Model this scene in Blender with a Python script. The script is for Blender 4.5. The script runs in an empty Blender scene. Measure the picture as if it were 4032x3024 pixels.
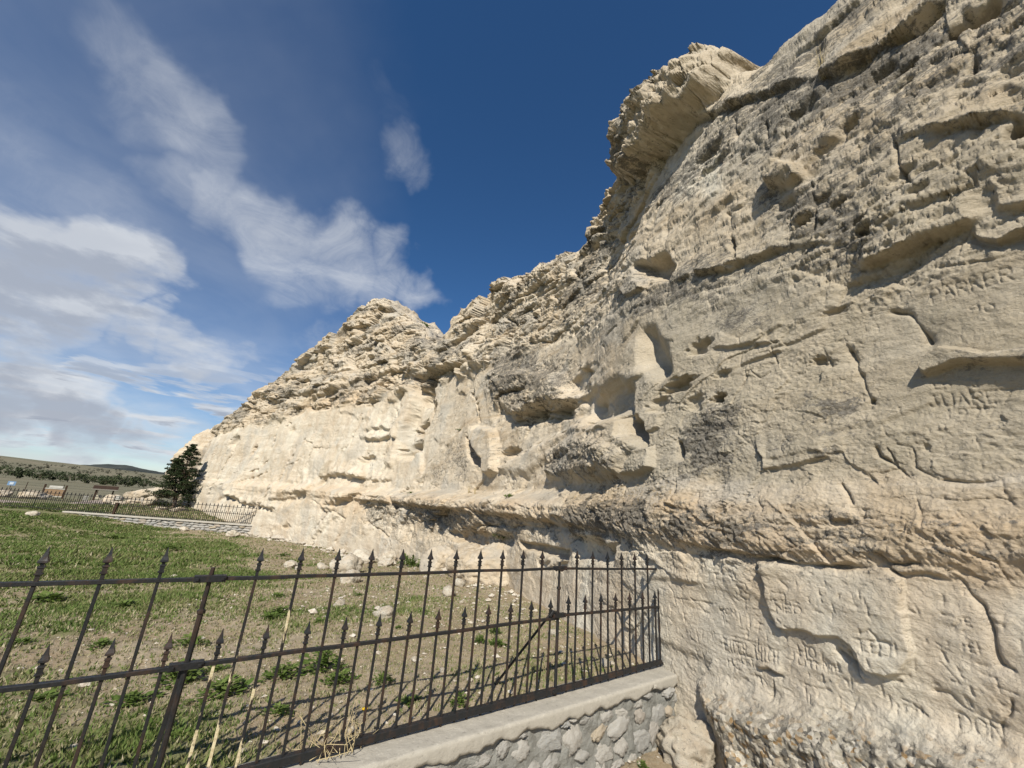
import bpy, bmesh, math, random
import numpy as np
from mathutils import Vector, Matrix, Euler

random.seed(7)
R = math.radians
scene = bpy.context.scene
COL = scene.collection

# ---------------------------------------------------------------- camera (eye level is z = 0)
PITCH, ROLL = R(17.4), R(4.5)
_f = Vector((0, math.cos(PITCH), math.sin(PITCH)))
_r0 = Vector((1, 0, 0))
_u0 = _r0.cross(_f)
_r = math.cos(ROLL) * _r0 + math.sin(ROLL) * _u0
_u = -math.sin(ROLL) * _r0 + math.cos(ROLL) * _u0
cam_data = bpy.data.cameras.new('camera')
cam_data.sensor_width = 36
cam_data.lens = 36 * 1560 / 4032
cam_data.clip_start = .05
cam_data.clip_end = 30000
cam = bpy.data.objects.new('camera', cam_data)
cam.matrix_world = Matrix(((_r.x, _u.x, -_f.x, 0), (_r.y, _u.y, -_f.y, 0), (_r.z, _u.z, -_f.z, 0), (0, 0, 0, 1)))
COL.objects.link(cam)
scene.camera = cam

# ---------------------------------------------------------------- sun and sky
SUN_EL = R(40)
SUN_DIR = Vector((-.145, -.99, 0)).normalized() * math.cos(SUN_EL) + Vector((0, 0, math.sin(SUN_EL)))   # towards the sun
sun_data = bpy.data.lights.new('sun', 'SUN')
sun_data.energy = 5.0
sun_data.angle = R(.53)
sun_data.color = (1.0, .935, .815)
sun = bpy.data.objects.new('sun', sun_data)
sun.rotation_euler = SUN_DIR.to_track_quat('Z', 'Y').to_euler()
COL.objects.link(sun)

world = bpy.data.worlds.new('World')
scene.world = world
world.use_nodes = True
wn, wl = world.node_tree.nodes, world.node_tree.links
wn.clear()
def wnode(kind, **kw):
    n = wn.new(kind)
    for k_, v in kw.items():
        setattr(n, k_, v)
    return n
def wmath(op, a, b=None, c=None, clamp=False):
    n = wnode('ShaderNodeMath', operation=op, use_clamp=clamp)
    for i, v in enumerate((a, b, c)):
        if v is None: continue
        if isinstance(v, (int, float)): n.inputs[i].default_value = v
        else: wl.new(v, n.inputs[i])
    return n.outputs[0]
def wvec(op, a, b=None):
    n = wnode('ShaderNodeVectorMath', operation=op)
    for i, v in enumerate((a, b)):
        if v is None: continue
        if isinstance(v, (tuple, list, Vector)): n.inputs[i].default_value = v
        else: wl.new(v, n.inputs[i])
    return n
sky = wnode('ShaderNodeTexSky', sky_type='NISHITA', sun_disc=False, sun_elevation=SUN_EL,
            sun_rotation=math.atan2(SUN_DIR.x, SUN_DIR.y), altitude=1400, air_density=1.0, dust_density=.0, ozone_density=4.5)
bg_sky = wnode('ShaderNodeBackground')
bg_sky.inputs[1].default_value = .097
wsat = wnode('ShaderNodeHueSaturation')                       # the clear, deep blue of high dry country
wsat.inputs['Saturation'].default_value = 1.16
wl.new(sky.outputs[0], wsat.inputs['Color'])
wl.new(wsat.outputs[0], bg_sky.inputs[0])
wdir = wvec('NORMALIZE', wnode('ShaderNodeTexCoord').outputs['Generated']).outputs[0]
wsep = wnode('ShaderNodeSeparateXYZ')
wl.new(wdir, wsep.inputs[0])
wden = wmath('ADD', wmath('MAXIMUM', wsep.outputs[2], 0.0), .16)
wcomb = wnode('ShaderNodeCombineXYZ')
wl.new(wmath('DIVIDE', wsep.outputs[0], wden), wcomb.inputs[0])
wl.new(wmath('DIVIDE', wsep.outputs[1], wden), wcomb.inputs[1])
def wnoise(scale, detail, rough, distort=0.0, off=(0, 0, 0), vec=None):
    n = wnode('ShaderNodeTexNoise')
    n.inputs['Scale'].default_value = scale
    n.inputs['Detail'].default_value = detail
    n.inputs['Roughness'].default_value = rough
    n.inputs['Distortion'].default_value = distort
    wl.new(wvec('ADD', vec or wcomb.outputs[0], off).outputs[0], n.inputs['Vector'])
    return n.outputs['Fac']
def wstep(x, lo, hi, a=0.0, b=1.0):
    n = wnode('ShaderNodeMapRange', interpolation_type='SMOOTHSTEP')
    wl.new(x, n.inputs[0])
    for i, v in enumerate((lo, hi, a, b)): n.inputs[i + 1].default_value = v
    return n.outputs[0]
def az_el(az, el):
    return (math.sin(R(az)) * math.cos(R(el)), math.cos(R(az)) * math.cos(R(el)), math.sin(R(el)))
# banks of thin and thick cloud: azimuth, elevation, half width (degrees), weight
CLOUD_BANKS = [
    (-54.3, 38.2, 6, 0.45),
    (-52.0, 37.6, 7, 0.55),
    (-49.2, 37.4, 6, 0.6),
    (-46.8, 37.2, 5.5, 0.66),
    (-43.4, 35.1, 5, 0.6),
    (-44.8, 30.7, 5, 0.58),
    (-40.6, 31.3, 6, 0.76),
    (-35.6, 31.2, 7, 0.84),
    (-30.3, 31.5, 7, 0.9),
    (-26.2, 30.4, 6, 0.8),
    (-20.6, 29.4, 6, 0.78),
    (-14.5, 26.9, 5, 0.76),
    (-32.3, 27.8, 6, 0.68),
    (-22.7, 44.8, 5.5, 0.62),
    (-19.5, 43.3, 4, 0.56),
    (-25.9, 47.4, 5, 0.34),
    (-27.4, 19.6, 5, 0.62),
    (-54.5, 22.1, 12, 0.5),
    (-58.1, 24.1, 10, 0.4),
]
warp = wnode('ShaderNodeTexNoise')
warp.inputs['Scale'].default_value = 4.0
warp.inputs['Detail'].default_value = 5
wl.new(wdir, warp.inputs['Vector'])
wofs = wvec('MULTIPLY', wvec('SUBTRACT', warp.outputs['Color'], (.5, .5, .5)).outputs[0], (.42, .42, .42)).outputs[0]
wdir_w = wvec('NORMALIZE', wvec('ADD', wdir, wofs).outputs[0]).outputs[0]
bank = None
for az, el, rad, wgt in CLOUD_BANKS:
    dt = wvec('DOT_PRODUCT', wdir_w, az_el(az, el)).outputs['Value']
    m = wstep(dt, math.cos(R(rad * 1.15)), 1.0, 0.0, wgt)
    bank = m if bank is None else wmath('MAXIMUM', bank, m)
n_big = wnoise(1.5, 9, .62, .45, (3.1, 7.7, 0))
n_fine = wnoise(5.5, 12, .70, 1.1, (1.3, 2.2, 4))
thin = wmath('MULTIPLY', bank, wmath('ADD', wmath('MULTIPLY', n_big, .60), wmath('MULTIPLY', n_fine, .70)))
mask_bank = wmath('MULTIPLY', wstep(thin, .17, .86), .80)
# thin high veil over one side of the sky
vdot = wvec('DOT_PRODUCT', wdir_w, az_el(-66, 22)).outputs['Value']
n_veil = wnoise(.8, 6, .6, .8, (5.5, 1.1, 2))
high_veil = wmath('MULTIPLY', wstep(vdot, math.cos(R(46)), 1.0, 0.0, .95), wstep(n_veil, .25, .75, .25, .75))
# heaped cloud with clearer edges and grey undersides
CUMULUS = [
    (-50.8, 18.8, 9, 1),
    (-53.9, 16.8, 10, 1),
    (-47.6, 19.9, 7, 0.95),
    (-57.4, 15.8, 12, 1),
    (-45.0, 19.0, 5, 0.85),
    (-42.6, 14.9, 5, 0.95),
    (-38.5, 14.2, 5, 0.92),
    (-45.4, 14.9, 4.5, 0.9),
    (-35.1, 13.5, 4, 0.85),
    (-50.8, 9.4, 5, 0.9),
    (-47.7, 8.5, 4, 0.85),
    (-49.4, 5.8, 4.5, 0.95),
    (-45.4, 6.2, 5, 0.95),
    (-41.5, 5.1, 4, 0.9),
    (-50.6, 2.9, 4, 0.85),
]
heap = None
for az, el, rad, wgt in CUMULUS:
    dt = wvec('DOT_PRODUCT', wdir_w, az_el(az, el)).outputs['Value']
    m = wstep(dt, math.cos(R(rad * 1.2)), math.cos(R(rad * .15)), 0.0, wgt)
    heap = m if heap is None else wmath('MAXIMUM', heap, m)
wflat = wvec('MULTIPLY', wdir, (5.0, 5.0, 13.0)).outputs[0]
n_heap = wnoise(1.15, 9, .58, .15, (2.7, 4.1, 0), wflat)
n_under = wnoise(1.15, 9, .58, .15, (2.7, 4.1, .55), wflat)    # the same heaps a little higher: what lies above shades what lies below
mask_heap = wmath('MULTIPLY', wstep(wmath('MULTIPLY', heap, wmath('ADD', n_heap, .34)), .58, .88), .88)
under = wmath('MULTIPLY', mask_heap, wstep(wmath('ADD', n_under, wmath('MULTIPLY', heap, .10)), .44, .66))
# low cumulus rows above the horizon, all round
wband = wnode('ShaderNodeCombineXYZ')
waz = wmath('ARCTAN2', wsep.outputs[0], wsep.outputs[1])
wl.new(wmath('MULTIPLY', waz, 6.0), wband.inputs[0])
wl.new(wmath('MULTIPLY', wsep.outputs[2], 32.0), wband.inputs[1])
n_low = wnoise(1.0, 7, .55, .3, (4.4, 1.2, 0), wband.outputs[0])
low_win = wmath('MULTIPLY', wstep(wsep.outputs[2], .012, .05), wstep(wsep.outputs[2], .30, .12))
mask_low = wmath('MULTIPLY', wstep(n_low, .49, .58), low_win)
veil = wmath('MULTIPLY', wstep(wsep.outputs[2], .42, .02), wstep(n_big, .30, .70, .12, .62))     # hazy lower sky
def over(a, b):                                               # 1 - (1-a)(1-b)
    return wmath('SUBTRACT', wmath('ADD', a, b), wmath('MULTIPLY', a, b), clamp=True)
mask = over(over(over(over(mask_bank, mask_heap), wmath('MULTIPLY', mask_low, .92)), wmath('MULTIPLY', high_veil, .42)), veil)
shade = wstep(wnoise(2.6, 6, .5, .2, (9, 4, 1)), .38, .62)
shade_low = wstep(wnoise(1.0, 7, .55, .3, (4.4, 1.5, 0), wband.outputs[0]), .46, .60)           # flat grey undersides
grey = wmath('MULTIPLY', mask_low, shade_low)
ccol = wnode('ShaderNodeMix', data_type='RGBA')
wl.new(wmath('MAXIMUM', wmath('MAXIMUM', wmath('MULTIPLY', shade, .35), under), grey, clamp=True), ccol.inputs[0])
ccol.inputs[6].default_value = (.72, .75, .79, 1)
ccol.inputs[7].default_value = (.38, .42, .50, 1)
bg_cloud = wnode('ShaderNodeBackground')
wl.new(ccol.outputs[2], bg_cloud.inputs[0])
bg_cloud.inputs[1].default_value = .90
wmix = wnode('ShaderNodeMixShader')
wl.new(mask, wmix.inputs[0])
wl.new(bg_sky.outputs[0], wmix.inputs[1])
wl.new(bg_cloud.outputs[0], wmix.inputs[2])
wl.new(wmix.outputs[0], wnode('ShaderNodeOutputWorld').inputs[0])

scene.render.engine = 'CYCLES'
scene.view_settings.view_transform = 'Standard'
scene.view_settings.look = 'None'
scene.view_settings.exposure = 0.16
scene.view_settings.gamma = 1.0
scene.view_settings.use_curve_mapping = False
scene.cycles.max_bounces = 4
scene.cycles.diffuse_bounces = 2
scene.cycles.use_denoising = True

# ---------------------------------------------------------------- helpers
def tag(o, label=None, cat=None, group=None, kind=None):
    for k_, v in (('label', label), ('category', cat), ('group', group), ('kind', kind)):
        if v: o[k_] = v
    return o
def link(name, me, mat=None, parent=None):
    o = bpy.data.objects.new(name, me)
    if mat and not me.materials: me.materials.append(mat)
    COL.objects.link(o)
    if parent: o.parent = parent
    return o
def empty(name, loc=(0, 0, 0), rz=0.0):
    o = bpy.data.objects.new(name, None)
    o.location = loc
    o.rotation_euler = (0, 0, rz)
    o.empty_display_size = .1
    COL.objects.link(o)
    return o
def np_mesh(name, verts, faces, smooth=True):
    """faces: (n,3) or (n,4) int array"""
    me = bpy.data.meshes.new(name)
    n, k_ = faces.shape
    me.vertices.add(len(verts))
    me.vertices.foreach_set('co', np.ascontiguousarray(verts, np.float32).ravel())
    me.loops.add(n * k_)
    me.loops.foreach_set('vertex_index', np.ascontiguousarray(faces, np.int32).ravel())
    me.polygons.add(n)
    me.polygons.foreach_set('loop_start', np.arange(0, n * k_, k_, dtype=np.int32))
    me.polygons.foreach_set('use_smooth', np.full(n, smooth))
    me.update(calc_edges=True)
    me.validate()
    return me
def set_attr(me, name, arr4):
    a = me.attributes.new(name, 'FLOAT_COLOR', 'POINT')
    a.data.foreach_set('color', np.ascontiguousarray(arr4, np.float32).ravel())

class Mat:
    """small wrapper for node materials"""
    def __init__(s, name, rough=.9, spec=.2):
        s.m = bpy.data.materials.new(name)
        s.m.use_nodes = True
        s.n, s.l = s.m.node_tree.nodes, s.m.node_tree.links
        s.b = s.n['Principled BSDF']
        s.b.inputs['Roughness'].default_value = rough
        s.b.inputs['Specular IOR Level'].default_value = spec
    def node(s, kind, **kw):
        n = s.n.new(kind)
        for k_, v in kw.items(): setattr(n, k_, v)
        return n
    def put(s, sock, v):
        if isinstance(v, bpy.types.NodeSocket): s.l.new(v, sock)
        else:
            if isinstance(v, (tuple, list)) and len(v) == 3 and sock.type == 'RGBA': v = (*v, 1)
            sock.default_value = v
    def coord(s, kind='Object'):
        return s.node('ShaderNodeTexCoord').outputs[kind]
    def noise(s, scale, detail=4, rough=.55, vec=None, distort=0.0, stretch=None):
        n = s.node('ShaderNodeTexNoise')
        n.inputs['Scale'].default_value = scale
        n.inputs['Detail'].default_value = detail
        n.inputs['Roughness'].default_value = rough
        n.inputs['Distortion'].default_value = distort
        v = vec or s.coord()
        if stretch:
            mp = s.node('ShaderNodeMapping')
            mp.inputs['Scale'].default_value = stretch
            s.l.new(v, mp.inputs[0]); v = mp.outputs[0]
        s.l.new(v, n.inputs['Vector'])
        return n.outputs['Fac']
    def voronoi(s, scale, feature='F1', out='Distance', vec=None):
        n = s.node('ShaderNodeTexVoronoi', feature=feature)
        n.inputs['Scale'].default_value = scale
        s.l.new(vec or s.coord(), n.inputs['Vector'])
        return n.outputs[out]
    def rng(s, x, lo, hi, a=0.0, b=1.0, smooth=True):
        n = s.node('ShaderNodeMapRange', interpolation_type='SMOOTHSTEP' if smooth else 'LINEAR')
        s.put(n.inputs[0], x)
        for i, v in enumerate((lo, hi, a, b)): s.put(n.inputs[i + 1], v)
        return n.outputs[0]
    def math(s, op, a, b=0.0, clamp=False):
        n = s.node('ShaderNodeMath', operation=op, use_clamp=clamp)
        s.put(n.inputs[0], a); s.put(n.inputs[1], b)
        return n.outputs[0]
    def mix(s, fac, a, b, mode='MIX'):
        n = s.node('ShaderNodeMix', data_type='RGBA', blend_type=mode)
        s.put(n.inputs[0], fac); s.put(n.inputs[6], a); s.put(n.inputs[7], b)
        return n.outputs[2]
    def ramp(s, x, stops):
        n = s.node('ShaderNodeValToRGB')
        e = n.color_ramp.elements
        while len(e) < len(stops): e.new(.5)
        for i, (p, c) in enumerate(stops):
            e[i].position = p; e[i].color = (*c, 1)
        s.put(n.inputs[0], x)
        return n.outputs[0]
    def color(s, v): s.put(s.b.inputs['Base Color'], v)
    def bump(s, h, strength=.5, dist=.02):
        n = s.node('ShaderNodeBump')
        n.inputs['Strength'].default_value = strength
        n.inputs['Distance'].default_value = dist
        s.l.new(h, n.inputs['Height'])
        if s.b.inputs['Normal'].links: s.l.new(s.b.inputs['Normal'].links[0].from_socket, n.inputs['Normal'])
        s.l.new(n.outputs[0], s.b.inputs['Normal'])
    def attr(s, name):
        n = s.node('ShaderNodeAttribute', attribute_name=name)
        return n
    def rand(s): return s.node('ShaderNodeObjectInfo').outputs['Random']

# numpy noise
_rs = np.random.RandomState(11)
_perm = np.tile(_rs.permutation(1024), 3).astype(np.int32)
_ang = _rs.rand(1024) * 2 * np.pi
_gx, _gy = np.cos(_ang).astype(np.float32), np.sin(_ang).astype(np.float32)
_rnd = _rs.rand(3, 1024).astype(np.float32)
def perlin(x, y, seed=0):
    x = np.asarray(x, np.float32) + np.float32(seed * 17.31 + 300); y = np.asarray(y, np.float32) + np.float32(seed * 9.73 + 300)
    xi = np.floor(x).astype(np.int32); yi = np.floor(y).astype(np.int32)
    xf = x - xi; yf = y - yi
    u = xf * xf * xf * (xf * (xf * 6 - 15) + 10); v = yf * yf * yf * (yf * (yf * 6 - 15) + 10)
    x0 = xi & 1023; x1 = (xi + 1) & 1023; y0 = yi & 1023; y1 = (yi + 1) & 1023
    p0, p1 = _perm[x0], _perm[x1]
    def gr(p, yy, dx, dy):
        h = _perm[p + yy]
        return _gx[h] * dx + _gy[h] * dy
    a = gr(p0, y0, xf, yf); b = gr(p1, y0, xf - 1, yf); c = gr(p0, y1, xf, yf - 1); d = gr(p1, y1, xf - 1, yf - 1)
    a = a + u * (b - a); c = c + u * (d - c)
    return (a + v * (c - a)) * 1.4
def fbm(x, y, oct=4, seed=0, gain=.5):
    s = 0; a = 1.0
    for i in range(oct):
        s = s + a * perlin(x * 2.03 ** i, y * 2.03 ** i, seed + i * 3); a *= gain
    return s
def voro(x, y, seed=0, jitter=.9):
    """F1, F2, random value of the nearest cell, offset to its centre"""
    x = np.asarray(x, np.float32) + np.float32(seed * 13.7 + 300); y = np.asarray(y, np.float32) + np.float32(seed * 5.3 + 300)
    xi = np.floor(x).astype(np.int32); yi = np.floor(y).astype(np.int32)
    f1 = np.full(x.shape, 9., np.float32); f2 = f1.copy(); r = np.zeros_like(f1); ox = np.zeros_like(f1); oy = np.zeros_like(f1)
    for dx in (-1, 0, 1):
        for dy in (-1, 0, 1):
            cx, cy = xi + dx, yi + dy
            h = _perm[_perm[cx & 1023] + (cy & 1023)]
            qx = cx + .5 + jitter * (_rnd[0][h] - .5) - x; qy = cy + .5 + jitter * (_rnd[1][h] - .5) - y
            d = np.sqrt(qx * qx + qy * qy)
            n1 = d < f1
            f2 = np.where(n1, f1, np.minimum(f2, d)); f1 = np.where(n1, d, f1)
            r = np.where(n1, _rnd[2][h], r); ox = np.where(n1, qx, ox); oy = np.where(n1, qy, oy)
    return f1, f2, r, ox, oy

# ---------------------------------------------------------------- cliff: plan curve and section
def sstep(a, b, x):
    u = np.clip((x - a) / (b - a), 0.0, 1.0)
    return u * u * (3 - 2 * u)

CLIFF_PLAN = np.array([(6.4, -6.8), (4.7, -3.2), (3.05, .3), (2.2, 2.1), (1.42, 3.8), (.98, 5.1), (.55, 7.0), (-1.25, 10.7),
                       (-4.1, 15.2), (-7.2, 18.2), (-12.8, 22.3), (-17.4, 25.0), (-20.2, 26.8), (-21.0, 28.3), (-20.4, 31.0), (-18.4, 35.5)])

def catmull(P, n=24):
    out = []
    Q = np.vstack([2 * P[0] - P[1], P, 2 * P[-1] - P[-2]])
    for i in range(len(P) - 1):
        a, b, c, d = Q[i:i + 4]
        for j in range(n):
            u = j / n
            out.append(.5 * (2 * b + (c - a) * u + (2 * a - 5 * b + 4 * c - d) * u * u + (3 * b - a - 3 * c + d) * u ** 3))
    out.append(P[-1])
    return np.array(out)

PLAN = catmull(CLIFF_PLAN)
PLAN_T = np.r_[0, np.cumsum(np.linalg.norm(np.diff(PLAN, axis=0), axis=1))]
_tan = np.gradient(PLAN, PLAN_T, axis=0)
for _ in range(10):
    _tan[1:-1] = (_tan[:-2] + 2 * _tan[1:-1] + _tan[2:]) / 4
_tan /= np.linalg.norm(_tan, axis=1)[:, None]
PLAN_N = np.c_[_tan[:, 1], -_tan[:, 0]]                     # points into the rock

def plan(t):
    return (np.interp(t, PLAN_T, PLAN[:, 0]), np.interp(t, PLAN_T, PLAN[:, 1]),
            np.interp(t, PLAN_T, PLAN_N[:, 0]), np.interp(t, PLAN_T, PLAN_N[:, 1]))

def lerp_t(t, pts):
    p = np.array(pts)
    return np.interp(t, p[:, 0], p[:, 1])

def section(t, z):
    """distance into the rock of the face at height z, before any detail"""
    bulge = lerp_t(t, [(10, .045), (12, .07), (14, .12), (16, .20), (20, .21), (25, .19), (28, .10), (31, .05), (47, .03)])
    bench = lerp_t(t, [(10, .08), (12, .12), (14, .18), (16, .38), (20, .48), (26, .45), (30, .30), (35, .20), (47, .16)])
    batter = lerp_t(t, [(9, .06), (15, .09), (22, .08), (34, .05), (47, .05)])
    zs = lerp_t(t, [(10, 2.0), (13, 2.6), (16, 3.6), (20, 4.4), (27, 4.4), (34, 4.2), (42, 3.4), (47, 3.2)])
    up = lerp_t(t, [(9, .15), (13, .14), (17, .13), (24, .17), (32, .16), (40, .15), (47, .15)])
    o = .05 * (z + 1.2)
    o = o - bulge * sstep(-.22, -.06, z) + bulge * .3 * sstep(-.22, -.6, z)
    o = o + (bench + bulge) * sstep(.05, .42, z)
    o = o + batter * np.maximum(0, z - .3) + up * (np.sqrt(np.maximum(0, z - zs) ** 2 + .04) - .2) * (z > zs)
    return o

def on_face(t, z, o):
    x, y, nx, ny = plan(t)
    return x + nx * o, y + ny * o, z

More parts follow.
